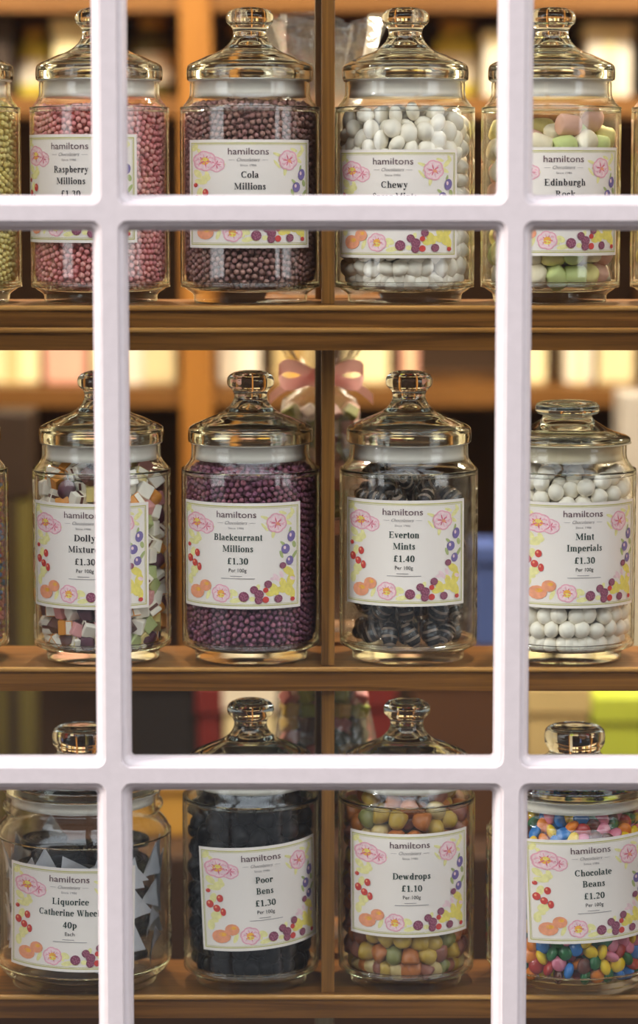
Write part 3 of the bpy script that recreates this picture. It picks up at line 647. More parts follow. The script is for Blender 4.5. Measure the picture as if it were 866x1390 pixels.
def pack(r, n, fill, kind='round', seed=1, iters=260, h0=16.5, m=0.0):
    """spheres settled under gravity in the jar (pixels); returns n x 3"""
    g = np.random.default_rng(seed)
    Rm = inner_r(120, kind)
    a = g.uniform(0, 2 * PI, n); q = (Rm - r - m) * np.sqrt(g.uniform(0, 1, n)); h0 += m * .65
    P = np.stack([q * np.cos(a), q * np.sin(a), h0 + r + g.uniform(0, 1, n) * (fill - h0) * 1.25], 1)
    pairs = None
    for it in range(iters):
        if it % 8 == 0:
            d2 = ((P[:, None] - P[None]) ** 2).sum(-1); I, J = np.where(np.triu(d2 < (2.7 * r) ** 2, 1))
        P[:, 2] -= r * 0.10 if it < iters - 60 else r * 0.01
        for _ in range(2):
            v = P[I] - P[J]; d = np.sqrt((v ** 2).sum(1)) + 1e-6; ov = np.maximum(0, 2 * r - d) * .45
            w = v / d[:, None] * ov[:, None]
            for k in range(3):
                P[:, k] += np.bincount(I, w[:, k], n) - np.bincount(J, w[:, k], n)
            P[:, 2] = np.maximum(P[:, 2], h0 + r)
            rr = np.hypot(P[:, 0], P[:, 1]); lim = np.minimum(inner_r(P[:, 2], kind), np.minimum(inner_r(P[:, 2] - .7 * r, kind), inner_r(P[:, 2] + .7 * r, kind)) + .3 * r) - r - m
            s = np.minimum(1, lim / np.maximum(rr, 1e-6)); P[:, 0] *= s; P[:, 1] *= s
    return P

def shell(r, top, kind='round', depth=0.0, span=250, seed=1, iters=45, dens=0.90, b0=17.5):
    """one relaxed layer of spheres against the glass, facing the window"""
    g = np.random.default_rng(seed)
    half = math.radians(span / 2)
    R0 = inner_r(120, kind) - r - depth
    L = top - 15 - r
    n = int(2 * half * R0 * L / (4 * r * r * dens))
    th_ = g.uniform(-half, half, n); h = g.uniform(b0 + r, top, n)
    for it in range(iters):
        R = inner_r(h, kind) - r - depth
        x, y = R * np.sin(th_), -R * np.cos(th_)
        P = np.stack([x, y, h], 1)
        if it % 5 == 0:
            o = np.argsort(h); 
            I, J = [], []
            B = 400
            for s in range(0, n, B):
                d2 = ((P[s:s + B, None] - P[None]) ** 2).sum(-1); a, b = np.where(d2 < (3.0 * r) ** 2); a += s
                k = a < b; I.append(a[k]); J.append(b[k])
            I = np.concatenate(I); J = np.concatenate(J)
        v = P[I] - P[J]; d = np.sqrt((v ** 2).sum(1)) + 1e-6; ov = np.maximum(0, 2.02 * r - d) * .45
        w = v / d[:, None] * ov[:, None]
        D_ = np.stack([np.bincount(I, w[:, k], n) - np.bincount(J, w[:, k], n) for k in range(3)], 1)
        tang = D_[:, 0] * np.cos(th_) + D_[:, 1] * np.sin(th_)
        th_ = np.clip(th_ + tang / np.maximum(R, 1), -half, half); h = np.clip(h + D_[:, 2], b0 + r, top)
    R = inner_r(h, kind) - r - depth
    return np.stack([R * np.sin(th_), -R * np.cos(th_), h], 1)

def ico(sub, rad=1.0):
    bm = bmesh.new(); bmesh.ops.create_icosphere(bm, subdivisions=sub, radius=rad)
    v = np.array([x.co[:] for x in bm.verts]); f = np.array([[q.index for q in x.verts] for x in bm.faces]); bm.free(); return v, f

def balls_mesh(name, P, r, sub=2, extra=None):
    v, f = ico(sub); n = len(P); rn = np.random.default_rng(3)
    rr = r * rn.uniform(.92, 1.02, n)
    VV = (v[None] * rr[:, None, None] + P[:, None]).reshape(-1, 3) * MPP
    FF = (f[None] + (np.arange(n) * len(v))[:, None, None]).reshape(-1, 3)
    me = bpy.data.meshes.new(name)
    me.vertices.add(len(VV)); me.vertices.foreach_set('co', VV.ravel().astype(np.float32))
    me.loops.add(len(FF) * 3); me.loops.foreach_set('vertex_index', FF.ravel().astype(np.int32))
    me.polygons.add(len(FF)); me.polygons.foreach_set('loop_start', (np.arange(len(FF)) * 3).astype(np.int32))
    me.polygons.foreach_set('use_smooth', np.ones(len(FF), bool)); me.update(calc_edges=True); me.validate()
    return me

# tiny sweets: two relaxed layers, a heaped top and a dark middle of more of the same
rb = 4.2
def tiny_mesh(name, top, seed):
    A = shell(rb, top, depth=0, span=300, seed=seed, dens=1.0); B = shell(rb, top - 2, depth=1.55 * rb, span=300, seed=seed + 1)
    g = np.random.default_rng(seed); R = float(inner_r(top)) - rb; k = int(R * R / (rb * rb) * .80)
    i = np.arange(k); q = R * np.sqrt((i + .5) / k); a = i * 2.39996 + g.normal(0, .02, k)
    Tt = np.stack([q * np.cos(a), q * np.sin(a), top + g.normal(0, 1.0, k) + 3 * (1 - (q / R) ** 2)], 1)
    return balls_mesh(name, np.concatenate([A, B, Tt]), rb, 1)
core_cache = {}
def core(name, top, rad, root, mat, kind='round'):
    pr = [(0, 16)] + [(float(inner_r(h, kind)) - rad, h) for h in (18, 30, 45, 200, min(top, 243) - 3, top - 8)] + [(0, top - 7)]
    return pr
tinyA = tiny_mesh('tiny_sweets', 264, 11); tinyB = tiny_mesh('tiny_sweets_low', 258, 21)
def million(key, me, top, rgbs, label):
    root = JARS[key]
    o = bpy.data.objects.new('tiny_sweets', me.copy() if False else me); COL.objects.link(o)
    if len(me.materials) == 0: me.materials.append(None)
    mat = islands('sugar_' + key, rgbs, 0.5, 0.13)
    o.material_slots[0].link = 'OBJECT'; o.material_slots[0].material = mat
    o.location = root.location; o.rotation_euler = (0, 0, rnd.uniform(-.3, .3))
    tag(o, label, 'sweets', kind='stuff')
    c = lathe('sweets_core', core('c', top, 13, root, mat), 32); c.materials.append(mat)
    co = link('packed_middle', c, None, o); tag(co, kind='stuff')
million('cola', tinyA, 268, [(168, 124, 114), (158, 112, 106), (178, 134, 120)], 'tiny round brownish mauve sweets filling the Cola Millions jar')
million('raspberry', tinyB, 258, [(244, 166, 158), (238, 150, 148), (248, 178, 166)], 'tiny round pink sweets filling the Raspberry Millions jar')
million('blackcurrant', tinyA, 268, [(146, 86, 108), (136, 78, 104), (158, 94, 108)], 'tiny round purple sweets filling the Blackcurrant Millions jar')
million('yellow', tinyA, 268, [(252, 234, 150), (248, 226, 136)], 'tiny round yellow sweets filling the jar at the left edge, top shelf')
million('multi', tinyA, 268, [(150, 96, 80), (206, 132, 120), (90, 130, 170), (210, 180, 80), (160, 90, 90)], 'tiny multicoloured sweets filling the jar at the left edge, middle shelf')

# ------------------------------------------------------------------ sweets: single pieces
def shape_ellipsoid(rx, ry, rz, sub=3, jit=0.0):
    v, f = ico(sub); v = v * np.array([rx, ry, rz])
    return v, [tuple(x) for x in f], [0] * len(f)
def from_bm(bm):
    bm.verts.ensure_lookup_table()
    v = np.array([x.co[:] for x in bm.verts]); f = [tuple(q.index for q in x.verts) for x in bm.faces]; m = [x.material_index for x in bm.faces]; bm.free(); return v, f, m
def shape_box(a, b, c, bev, layers=1):
    """rounded cube, or a stack of slabs of different sugar pressed together"""
    bm = bmesh.new()
    for k in range(layers):
        r = bmesh.ops.create_cube(bm, size=1); hh = c / layers
        for v in r['verts']: v.co = Vector((v.co.x * a, v.co.y * b, v.co.z * hh * (1.0) + (k - (layers - 1) / 2) * hh))
        fs = {f for v in r['verts'] for f in v.link_faces}
        for f in fs: f.material_index = k % 2
    bmesh.ops.bevel(bm, geom=bm.edges[:], offset=bev if layers == 1 else bev * .6, segments=2, affect='EDGES', profile=.5)
    return from_bm(bm)
def shape_lathe(prof, seg=14):
    me = lathe('t', prof, seg, s=1.0); v = np.array([x.co[:] for x in me.vertices]); f = [tuple(p.vertices) for p in me.polygons]; bpy.data.meshes.remove(me); return v, f, [0] * len(f)
def make_piece_mesh(name, shp, mats, smooth=True):
    v, f, mi = shp; me = mesh(name, v * MPP, f, mi, smooth)
    for m in mats: me.materials.append(m)
    if smooth: recalc_n(me)
    return me
def recalc_n(me):
    bm = bmesh.new(); bm.from_mesh(me); bmesh.ops.recalc_face_normals(bm, faces=bm.faces); bm.to_mesh(me); bm.free()

def scatter(key, P, kinds, group, front_first, rest_label, flat=0.0, maxn=290, seed=5, extra_child=None):
    """kinds: list of (weight, object name, mesh, label). Pieces by the glass or on top become things; those packed behind them are one stuff object"""
    root = JARS[key]; base = root.location; g = random.Random(seed)
    vis = [i for i in range(len(P)) if front_first(P[i])]
    vis.sort(key=lambda i: P[i][1]); keep = set(vis[:maxn])
    W = [k[0] for k in kinds]
    by = {}
    for i in range(len(P)):
        k = g.choices(range(len(kinds)), W)[0]
        e = Euler((g.uniform(-PI, PI) * (1 - flat), g.uniform(-PI, PI) * (1 - flat), g.uniform(-PI, PI)))
        if i in keep:
            w, nm, me, lb = kinds[k][:4]
            o = bpy.data.objects.new(nm, me); COL.objects.link(o)
            o.location = base + Vector(P[i]) * MPP; o.rotation_euler = e
            tag(o, lb, 'sweet', group)
            for cn, cm in (kinds[k][4] if len(kinds[k]) > 4 else []):
                c = bpy.data.objects.new(cn, cm); COL.objects.link(c); c.parent = o
        else: by.setdefault(k, []).append((i, e))
    # the rest, joined
    vs, fs, mi, mats, nv = [], [], [], [], 0
    for k, L in by.items():
        me = kinds[k][2]; mo = len(mats); mats += list(me.materials)
        v = np.array([x.co[:] for x in me.vertices]); ff = [tuple(p.vertices) for p in me.polygons]; fm = [p.material_index for p in me.polygons]
        if len(v) > 200:      # a lighter copy for what is hidden
            iv, jf = ico(1); ext = (v.max(0) - v.min(0)) / 2; v = iv * ext; ff = [tuple(q) for q in jf]; fm = [0] * len(ff)
        for i, e in L:
            Rm = np.array(e.to_matrix()); vv = .93 * v @ Rm.T + P[i] * MPP
            vs.append(vv); fs += [tuple(q + nv for q in f) for f in ff]; mi += [m + mo for m in fm]; nv += len(v)
    if vs:
        me = mesh('packed_sweets', np.concatenate(vs), fs, mi, True)
        for m in mats: me.materials.append(m)
        o = bpy.data.objects.new('packed_sweets', me); COL.objects.link(o); o.location = base
        tag(o, rest_label, 'sweets', kind='stuff')
    return len(keep)

def front(kind, r, top, k=1.3, ymax=12):
    def f(p):
        rr = math.hypot(p[0], p[1]); lim = float(inner_r(p[2], kind)) - r - 3
        return (rr > lim - k * r and p[1] < ymax and p[1] > -1e9) or (p[2] > top - 1.6 * r and p[1] < ymax + 20)
    return f

sweet = lambda nm, rgb, rough=.38, **kw: plain(nm, rgb, rough, 0.04, noise=150, **kw)
SSS = dict(Subsurface_Weight=0.0)
white_s = sweet('white_sugar', (255, 246, 226), .35); cream_s = sweet('cream_sugar', (238, 226, 196), .5)

# mint imperials
P = pack(11.8, 690, 258, m=1, seed=2)
imp = [make_piece_mesh('mint_imperial', shape_ellipsoid(12.3, 12.3, s * 12, 3), [white_s]) for s in (1.0, .88)]
lb = 'round white mint in the Mint Imperials jar'
n1 = scatter('imperial', P, [(1, 'mint_imperial', imp[0], lb), (1, 'mint_imperial', imp[1], lb)], 'round mints in the Mint Imperials jar', front('round', 11.8, P[:, 2].max(), 1.2), 'round white mints packed in the back of the Mint Imperials jar')
# chewy mints
P = pack(11.0, 820, 250, m=4, seed=3)
chw = [make_piece_mesh('chewy_mint', shape_ellipsoid(14.2, 12, 8.8, 3), [white_s]), make_piece_mesh('chewy_mint', shape_ellipsoid(13.2, 12.8, 9.5, 3), [white_s])]
lb = 'white oval mint in the jar labelled Chewy'
n2 = scatter('chewy', P, [(1, 'chewy_mint', chw[0], lb), (1, 'chewy_mint', chw[1], lb)], 'oval mints in the Chewy jar', front('round', 11, P[:, 2].max(), 1.2), 'white oval mints packed in the back of the Chewy jar')
# Edinburgh rock
chunk = shape_lathe([(0, -15), (12, -15), (14.5, -12), (15, 0), (14, 11), (11, 14.5), (0, 15)])
roc = []
for nm, rgb in (('pink', (236, 184, 158)), ('yellow', (236, 222, 140)), ('green', (206, 216, 140)), ('cream', (240, 226, 192))):
    roc.append(({'pink': 1.3, 'yellow': 1, 'green': .3, 'cream': 1.3}[nm], 'rock_sweet', make_piece_mesh('rock_sweet', chunk, [sweet('rock_' + nm, rgb, .7, bump=.3)]), 'pale %s chalky chunk in the Edinburgh Rock jar' % nm))
P = pack(15.5, 205, 222, m=6, seed=4)
scatter('rock', P, roc, 'chalky chunks in the Edinburgh Rock jar', front('round', 15.5, P[:, 2].max(), 1.3), 'pastel chalky chunks packed in the back of the Edinburgh Rock jar')
P = pack(15.5, 205, 222, m=6, seed=14)
scatter('edge', P, [(k[0], k[1], k[2], k[3].replace('in the Edinburgh Rock jar', 'in the jar at the right edge, top shelf')) for k in roc], 'chalky chunks in the jar at the right edge', lambda p: p[0] < -40 and p[1] < 10, 'pastel chalky chunks filling the jar at the right edge, top shelf')
# dolly mixtures
c_or, c_pk, c_ye, c_br, c_gr, c_pu = [sweet('sugar_' + n, c, .5) for n, c in (('orange', (236, 156, 62)), ('pink', (232, 160, 156)), ('yellow', (228, 206, 130)), ('brown', (104, 60, 46)), ('green', (176, 186, 118)), ('plum', (96, 52, 66)))]
dm = lambda nm, shp, mats: make_piece_mesh(nm, shp, mats, smooth=False)
J = ' in the Dolly Mixtures jar'
kinds = [(2.4, 'dolly_mixture', dm('dolly_mixture', shape_box(20, 20, 18, 2), [white_s, white_s]), 'white sugar cube' + J),
         (1.6, 'dolly_mixture', dm('dolly_mixture', shape_box(20, 20, 20, 2, 2), [c_or, white_s]), 'orange and white layered cube' + J),
         (1.2, 'dolly_mixture', dm('dolly_mixture', shape_box(19, 19, 20, 2, 3), [white_s, c_br]), 'white cube with a brown middle layer' + J),
         (1.0, 'dolly_mixture', dm('dolly_mixture', shape_box(19, 19, 19, 2, 2), [c_ye, white_s]), 'yellow and white layered cube' + J),
         (.8, 'dolly_mixture', dm('dolly_mixture', shape_box(18, 19, 20, 2), [c_gr, c_gr]), 'pale green sugar cube' + J),
         (.9, 'dolly_mixture', dm('dolly_mixture', shape_box(19, 18, 18, 2), [c_pk, c_pk]), 'pink sugar cube' + J),
         (1.0, 'dolly_mixture', make_piece_mesh('dolly_mixture', shape_lathe([(0, -11), (10, -11), (12, -8), (12, 2), (9, 9), (4, 11.5), (0, 12)]), [c_pu]), 'dark plum jelly drop' + J),
         (.8, 'dolly_mixture', make_piece_mesh('dolly_mixture', shape_lathe([(0, -12), (8, -12), (9.5, -10), (9.5, 10), (8, 12), (0, 12)]), [c_or]), 'orange sugar cylinder' + J),
         (.8, 'dolly_mixture', dm('dolly_mixture', shape_box(19, 19, 18, 2), [c_br, c_br]), 'brown sugar cube' + J)]
P = pack(11.6, 680, 250, m=5, seed=6)
scatter('dolly', P, kinds, 'mixed sugar pieces in the Dolly Mixtures jar', front('round', 11.6, P[:, 2].max(), 1.3), 'mixed sugar pieces packed in the back of the Dolly Mixtures jar')
# everton mints: dark striped sweets in twisted clear wrappers
dark_m, nt, b = nodes_of('everton_mint')
tcn = nt.nodes.new('ShaderNodeTexCoord'); wv = nt.nodes.new('ShaderNodeTexWave'); wv.inputs['Scale'].default_value = 40; wv.inputs['Distortion'].default_value = 1.5
rp = nt.nodes.new('ShaderNodeValToRGB'); rp.color_ramp.elements[0].color = (*lin((26, 20, 20)), 1); rp.color_ramp.elements[0].position = .72; rp.color_ramp.elements[1].color = (*lin((150, 130, 112)), 1); rp.color_ramp.elements[1].position = .80
nt.links.new(tcn.outputs['Object'], wv.inputs[0]); nt.links.new(wv.outputs['Fac'], rp.inputs[0]); nt.links.new(rp.outputs[0], b.inputs['Base Color']); b.inputs['Roughness'].default_value = .15
ev = make_piece_mesh('everton_mint', shape_ellipsoid(19, 13, 10, 3), [dark_m])
v, f, mi_ = shape_lathe([(0, -40), (10, -38), (12, -32), (5, -26), (4, -23), (11, -18), (15, -8), (15.5, 0), (15, 8), (11, 18), (4, 23), (5, 26), (12, 32), (10, 38), (0, 40)], 12)
g = np.random.default_rng(7); v = v + g.normal(0, 1.3, v.shape); v = v[:, [2, 0, 1]] * np.array([.62, .95, .8])
wr_me = make_piece_mesh('wrapper', (v, f, mi_), [M['wrap']], smooth=False)
P = pack(18.5, 122, 225, m=7, seed=8)
P[:, :2] *= .95
lb = 'dark striped mint in a clear twisted wrapper, in the Everton Mints jar'
scatter('everton', P, [(1, 'everton_mint', ev, lb, [('wrapper', wr_me)])], 'wrapped mints in the Everton Mints jar', front('round', 17, P[:, 2].max(), 1.6), 'dark mints packed in the back of the Everton Mints jar', flat=.55)
# poor bens: black liquorice pieces
blk = plain('liquorice', (8, 7, 9), .4, 0.1, .12, noise=80, bump=.2)
P = pack(13.5, 410, 262, m=4, seed=9)
lb = 'small glossy black liquorice piece in the Poor Bens jar'
scatter('bens', P, [(1, 'liquorice_piece', make_piece_mesh('liquorice_piece', shape_lathe([(0, -14), (9, -14), (12, -10), (12.5, 4), (9, 12), (0, 14)], 12), [blk]), lb)], 'liquorice pieces in the Poor Bens jar', front('round', 13.5, P[:, 2].max(), 1.2), 'black liquorice packed in the back of the Poor Bens jar')
# dewdrops
drop = shape_lathe([(0, -11), (11, -11), (13.2, -8), (12.5, 0), (10, 8), (5.5, 12), (0, 13)], 14)
kinds = []
for w, nm, rgb in ((1.4, 'yellow', (196, 160, 66)), (1, 'orange', (184, 108, 48)), (.5, 'green', (134, 132, 70)), (1.2, 'pink', (150, 92, 72)), (.6, 'cream', (206, 180, 120))):
    kinds.append((w, 'gumdrop', make_piece_mesh('gumdrop', drop, [sweet('dewdrop_' + nm, rgb, .35, Transmission_Weight=0.0)]), 'dull %s gumdrop in the Dewdrops jar' % nm))
P = pack(12.4, 590, 262, m=4, seed=10)
scatter('dewdrops', P, kinds, 'gumdrops in the Dewdrops jar', front('round', 12.4, P[:, 2].max(), 1.2), 'gumdrops packed in the back of the Dewdrops jar')
# chocolate beans, a wide jar
kinds = []
for nm, rgb in (('yellow', (240, 200, 30)), ('orange', (232, 130, 36)), ('green', (36, 104, 54)), ('blue', (48, 120, 190)), ('pink', (222, 130, 150)), ('brown', (104, 58, 46)), ('red', (176, 50, 46))):
    kinds.append((1.4 if nm in ('yellow', 'green') else 1, 'chocolate_bean', make_piece_mesh('chocolate_bean', shape_ellipsoid(11.6, 11.0, 6.6, 3), [sweet('bean_' + nm, rgb, .22)]), 'shiny %s sugar shelled bean in the Chocolate Beans jar' % nm))
A = shell(8.3, 232, 'wide', 4, 200, 31, b0=22); B = shell(8.3, 230, 'wide', 16, 230, 32, b0=22); C_ = shell(8.3, 228, 'wide', 29, 230, 33, b0=22)
g = np.random.default_rng(2); k = 190; i = np.arange(k); q = 80 * np.sqrt((i + .5) / k); T_ = np.stack([q * np.cos(i * 2.4), q * np.sin(i * 2.4), 238 + g.normal(0, 3, k)], 1)
P = np.concatenate([A, T_, B, C_]); nA = len(A)
Aset = {tuple(p) for p in A} | {tuple(p) for p in T_ if p[1] < -45}
scatter('beans', P, kinds, 'sugar shelled beans in the Chocolate Beans jar', lambda p: tuple(p) in Aset, 'mixed coloured beans packed in the back of the Chocolate Beans jar', flat=.3)
# liquorice wheels with squares of paper
def coil():
    vs, fs, mi = [], [], []; n = 150; seg = 6
    for k in range(n + 1):
        t = k / n; a = 2 * PI * 5 * t; r = 6 + 26 * t
        c = np.array([r * math.cos(a), r * math.sin(a), 0]); u = c / r
        for j in range(seg):
            b_ = 2 * PI * j / seg; vs.append(c + u * 3.2 * math.cos(b_) + np.array([0, 0, 6.5 * math.sin(b_)]))
    for k in range(n):
        for j in range(seg): fs.append((k * seg + j, k * seg + (j + 1) % seg, (k + 1) * seg + (j + 1) % seg, (k + 1) * seg + j)); mi.append(0)
    fs += [tuple(range(seg)), tuple(range(n * seg, n * seg + seg))]; mi += [0, 0]
    b0 = len(vs); vv, ff, _ = shape_ellipsoid(6, 6, 6, 2)
    vs += list(vv); fs += [tuple(q + b0 for q in x) for x in ff]; mi += [0] * len(ff)
    return np.array(vs), fs, mi
wheel_me = make_piece_mesh('liquorice_coil', coil(), [blk])
paper_m = plain('waxed_paper', (214, 214, 218), .5, .05, noise=90)
def paper_sheet(seed):
    """a folded triangle of waxed paper, apex up, a little curled"""
    g = random.Random(seed); n = 5; vs = []; fs = []
    w, hh = g.uniform(24, 34), g.uniform(34, 50); sk = g.uniform(-10, 10)
    for j in range(n):
        t = j / (n - 1)
        for i in range(n):
            u = (i / (n - 1) - .5) * 2
            vs.append((u * w * (1 - t) + sk * t, 5 * (1 - u * u) * (1 - t) + g.uniform(-.6, .6) - 4 * t * t, t * hh))
    b0 = len(vs); vs += [(x, y + .7, z) for x, y, z in vs]
    for q, fl in ((0, 0), (b0, 1)):
        for j in range(n - 1):
            for i in range(n - 1):
                f = (q + j * n + i, q + j * n + i + 1, q + (j + 1) * n + i + 1, q + (j + 1) * n + i); fs.append(f[::-1] if fl else f)
    return make_piece_mesh('paper_square', (np.array(vs), fs, [0] * len(fs)), [paper_m], smooth=False)
papers = [paper_sheet(s) for s in range(6)]
root = JARS['liquorice']; g = random.Random(12)
lvl = 0; h = 42
while h < 206:
    n = 5
    for k in range(n + 1):
        a = -PI / 2 + 2 * PI * (k + .5 * (lvl % 2)) / n + g.uniform(-.15, .15); R = float(inner_r(h, 'wide')) - 54
        if k == n: R = 0
        elif math.sin(a) > .95: continue
        o = bpy.data.objects.new('liquorice_coil', wheel_me); COL.objects.link(o)
        o.location = root.location + Vector((R * math.cos(a), R * math.sin(a), h + g.uniform(-2, 2))) * MPP
        if k == n: o.scale = (.7, .7, 1)
        o.rotation_euler = Euler((g.uniform(-.14, .14), g.uniform(-.14, .14), g.uniform(0, 6.3)))
        tag(o, 'black liquorice coil with its paper square in the Liquorice Catherine Wheels jar', 'sweet', 'liquorice coils in the Catherine Wheels jar')
        p_ = bpy.data.objects.new('paper_square', papers[g.randrange(6)]); COL.objects.link(p_); p_.parent = o
        a2 = a + g.uniform(-.25, .25); R2 = float(inner_r(h, 'wide')) - 13
        want = Matrix.Translation(root.location + Vector((R2 * math.cos(a2), R2 * math.sin(a2), max(46, min(h, 160) + g.uniform(-12, 2)))) * MPP) @ Euler((g.uniform(-.1, .1), g.uniform(-.5, .5), a2 + PI / 2)).to_matrix().to_4x4()
        own = Matrix.Translation(o.location) @ o.rotation_euler.to_matrix().to_4x4() @ Matrix.Diagonal((*o.scale, 1))
        p_.matrix_parent_inverse = own.inverted(); p_.location = want.translation; p_.rotation_euler = want.to_euler()
    h += 21; lvl += 1

# ------------------------------------------------------------------ cellophane bags behind the middle post
def bag(px, row, body_h, neck_h, top_h, w, label, ribbon=None, sweets=None):
    py = {1: 410, 2: 892, 3: 1328}[row]; Yb = 0.17
    p = at(px, py, Yb); zs = Z[row]
    root = empty('cellophane_bag', (p.x, Yb, zs)); tag(root, label, 'bag')
    g = np.random.default_rng(row)
    prof = [(0, 2), (w * .7, 2), (w, 14), (w * 1.04, body_h * .35), (w * .95, body_h * .7), (w * .7, body_h), (w * .3, neck_h - 8), (w * .22, neck_h), (w * .3, neck_h + 8), (w * .62, neck_h + (top_h - neck_h) * .45), (w * .9, top_h)]
    v, f, mi = shape_lathe(prof, 30)
    a = np.arctan2(v[:, 1], v[:, 0]); rr = np.hypot(v[:, 0], v[:, 1])
    wav = 1 + (.05 + .22 * np.clip((v[:, 2] - body_h) / (top_h - body_h), 0, 1)) * np.sin(a * 7 + v[:, 2] * .03) + g.normal(0, .02, len(v))
    v[:, 0] *= wav; v[:, 1] *= wav * .6; v[:, 2] += np.where(v[:, 2] > top_h - 1, 9 * np.sin(a * 3 + 1), 0)
    me = mesh('bag_film', v * MPP, f, smooth=True); me.materials.append(M['film']); link('bag_film', me, None, root)
    if ribbon:
        rm = plain('ribbon_' + str(row), ribbon, .35, .05)
        nt_ = rm.node_tree; pb_ = nt_.nodes['Principled BSDF']; tl_ = nt_.nodes.new('ShaderNodeBsdfTranslucent'); tl_.inputs[0].default_value = (*lin(ribbon), 1)
        mx_ = nt_.nodes.new('ShaderNodeMixShader'); mx_.inputs[0].default_value = .55
        nt_.links.new(pb_.outputs[0], mx_.inputs[1]); nt_.links.new(tl_.outputs[0], mx_.inputs[2]); nt_.links.new(mx_.outputs[0], nt_.nodes['Material Output'].inputs[0])
        nv = []; fs = []
        for s in (-1, 1):           # two loops and two tails
            for kind in (0, 1):
                b0 = len(nv); n = 14
                for k in range(n + 1):
                    t = k / n
                    if kind == 0: c = (s * 62 * math.sin(PI * t) * (1 if t < .5 else .96), 34 * math.sin(2 * PI * t) * .5 + 14 * t)
                    else: c = (s * (6 + 68 * t), -46 * t * t + 22 * t - 4)
                    for q in (-9, 9): nv.append((c[0], -w * .28 - 3 + 2 * q / 9 - (8 * math.sin(PI * t) if kind == 0 else 4 * t), neck_h + c[1] + q * (1.0 if kind == 0 else .8)))
                for k in range(n): fs.append((b0 + 2 * k, b0 + 2 * k + 1, b0 + 2 * k + 3, b0 + 2 * k + 2))
        me = mesh('ribbon', np.array(nv) * MPP, fs, smooth=True); me.materials.append(rm); r_ = link('ribbon', me, None, root)
        kn = make_piece_mesh('knot', shape_ellipsoid(9, 7, 7, 2), [rm]); ko = link('knot', kn, None, r_, loc=Vector((0, -w * .28 - 6, neck_h)) * MPP)
    if sweets:
        gg = random.Random(row); cnt = 0
        for lv in range(int((body_h - 12) / 20)):
            hh = 16 + lv * 20; W_ = w * (.88 if hh < body_h * .75 else .74 if hh < body_h else .4)
            nx = max(2, int(W_ * 2 / 23))
            for ix in range(nx):
                for iy in range(2):
                    x = -W_ + (ix + .5) * 2 * W_ / nx + gg.uniform(-2, 2); y = (iy - .5) * 30 * (.8)
                    if hh < body_h * .45: continue
                    nm, me_ = sweets[gg.randrange(len(sweets))]
                    o = bpy.data.objects.new('bagged_sweet', me_); COL.objects.link(o)
                    o.location = root.location + Vector((x, y, hh)) * MPP; o.rotation_euler = (gg.uniform(-3, 3), gg.uniform(-3, 3), gg.uniform(-3, 3))
                    tag(o, '%s sweet in the %s bag behind the middle post' % (nm, {2: 'ribboned', 3: 'lowest'}[row]), 'sweet', 'sweets in the %s bag' % {2: 'ribboned', 3: 'lowest'}[row])
    st = tag(empty('bag_stand', (p.x, Yb, zs)), 'small wooden ledge under the clear bag %s' % {1: 'behind the top shelf', 2: 'behind the middle shelf', 3: 'behind the bottom shelf'}[row], 'ledge')
    box('ledge_top', -0.06, 0.06, -0.075, 0.07, -0.014, 0.0, M['shelf'], st)
    box('ledge_bracket', -0.008, 0.008, -0.077, 0.05, -0.022, -0.014, M['shelf'], st)
cube = lambda nm, rgb: (nm, dm('bagged_sweet', shape_box(22, 22, 20, 3), [sweet('bag_' + nm.replace(' ', '_'), rgb, .4)] * 2))
set2 = [cube('pale pink', (222, 176, 164)), cube('white', (226, 218, 206)), cube('dusty rose', (186, 128, 120)), cube('olive green', (122, 128, 62))]
set3 = [cube('dark green', (40, 66, 40)), cube('lime green', (150, 170, 60)), cube('pink', (214, 130, 130)), cube('yellow', (210, 176, 60)), cube('brown', (96, 64, 50))]
bag(438, 1, 150, 210, 392, 92, 'empty looking clear cellophane bag top behind the top shelf post')
bag(436, 2, 336, 366, 436, 74, 'clear cellophane bag of sweets tied with a pink ribbon behind the middle post', (255, 206, 206), set2)
bag(440, 3, 372, 398, 414, 84, 'clear cellophane bag of green and pink sweets behind the lowest post', None, set3)

# ------------------------------------------------------------------ the shop behind, out of focus
YB = 1.35                        # front of the back cabinet
def bx(px0, px1, py0, py1, Y=YB): a = at(px0, py1, Y); b_ = at(px1, py0, Y); return a.x, b_.x, a.z, b_.z
cab = empty('back_cabinet', (0, YB, 0)); tag(cab, 'tall amber wooden cabinet with open shelves against the far wall, blurred', 'cabinet')
def cb(name, x0, x1, y0, y1, z0, z1, m):
    o = box(name, x0, x1, y0, y1, z0, z1, m, cab); o.location = (0, -YB, 0); return o
zA = bx(0, 0, 131, 131)[2]; zB = bx(0, 0, 526, 526)[2]; zC = bx(0, 0, 915, 915)[2]; zTop = bx(0, 0, 0, 0)[2]
for z in (zTop + 0.012, zA, zB): cb('cabinet_shelf', -1.2, 1.2, YB, YB + 0.35, z - 0.028, z, M['amber_x'])
for px in (244, -330, 905):
    x0, x1, _, _ = bx(px, px + 42, 0, 1); cb('cabinet_post', x0, x1, YB - 0.01, YB + 0.35, 0.9, 2.3, M['amber'])
cb('cabinet_back', -1.2, 1.2, YB + 0.35, YB + 0.37, 0.0, 2.3, M['cabinet'])
cb('cabinet_top', -1.2, 1.2, YB, YB + 0.37, 2.3, 2.33, M['amber_x'])
counter = box('counter', -1.2, 1.2, YB - 0.45, YB - 0.02, 0.0, zC - 0.17, plain('counter_paint', (60, 40, 26), .5, .1), None, .004)
tag(counter, 'dark brown shop counter below the far cabinet, blurred', 'counter')
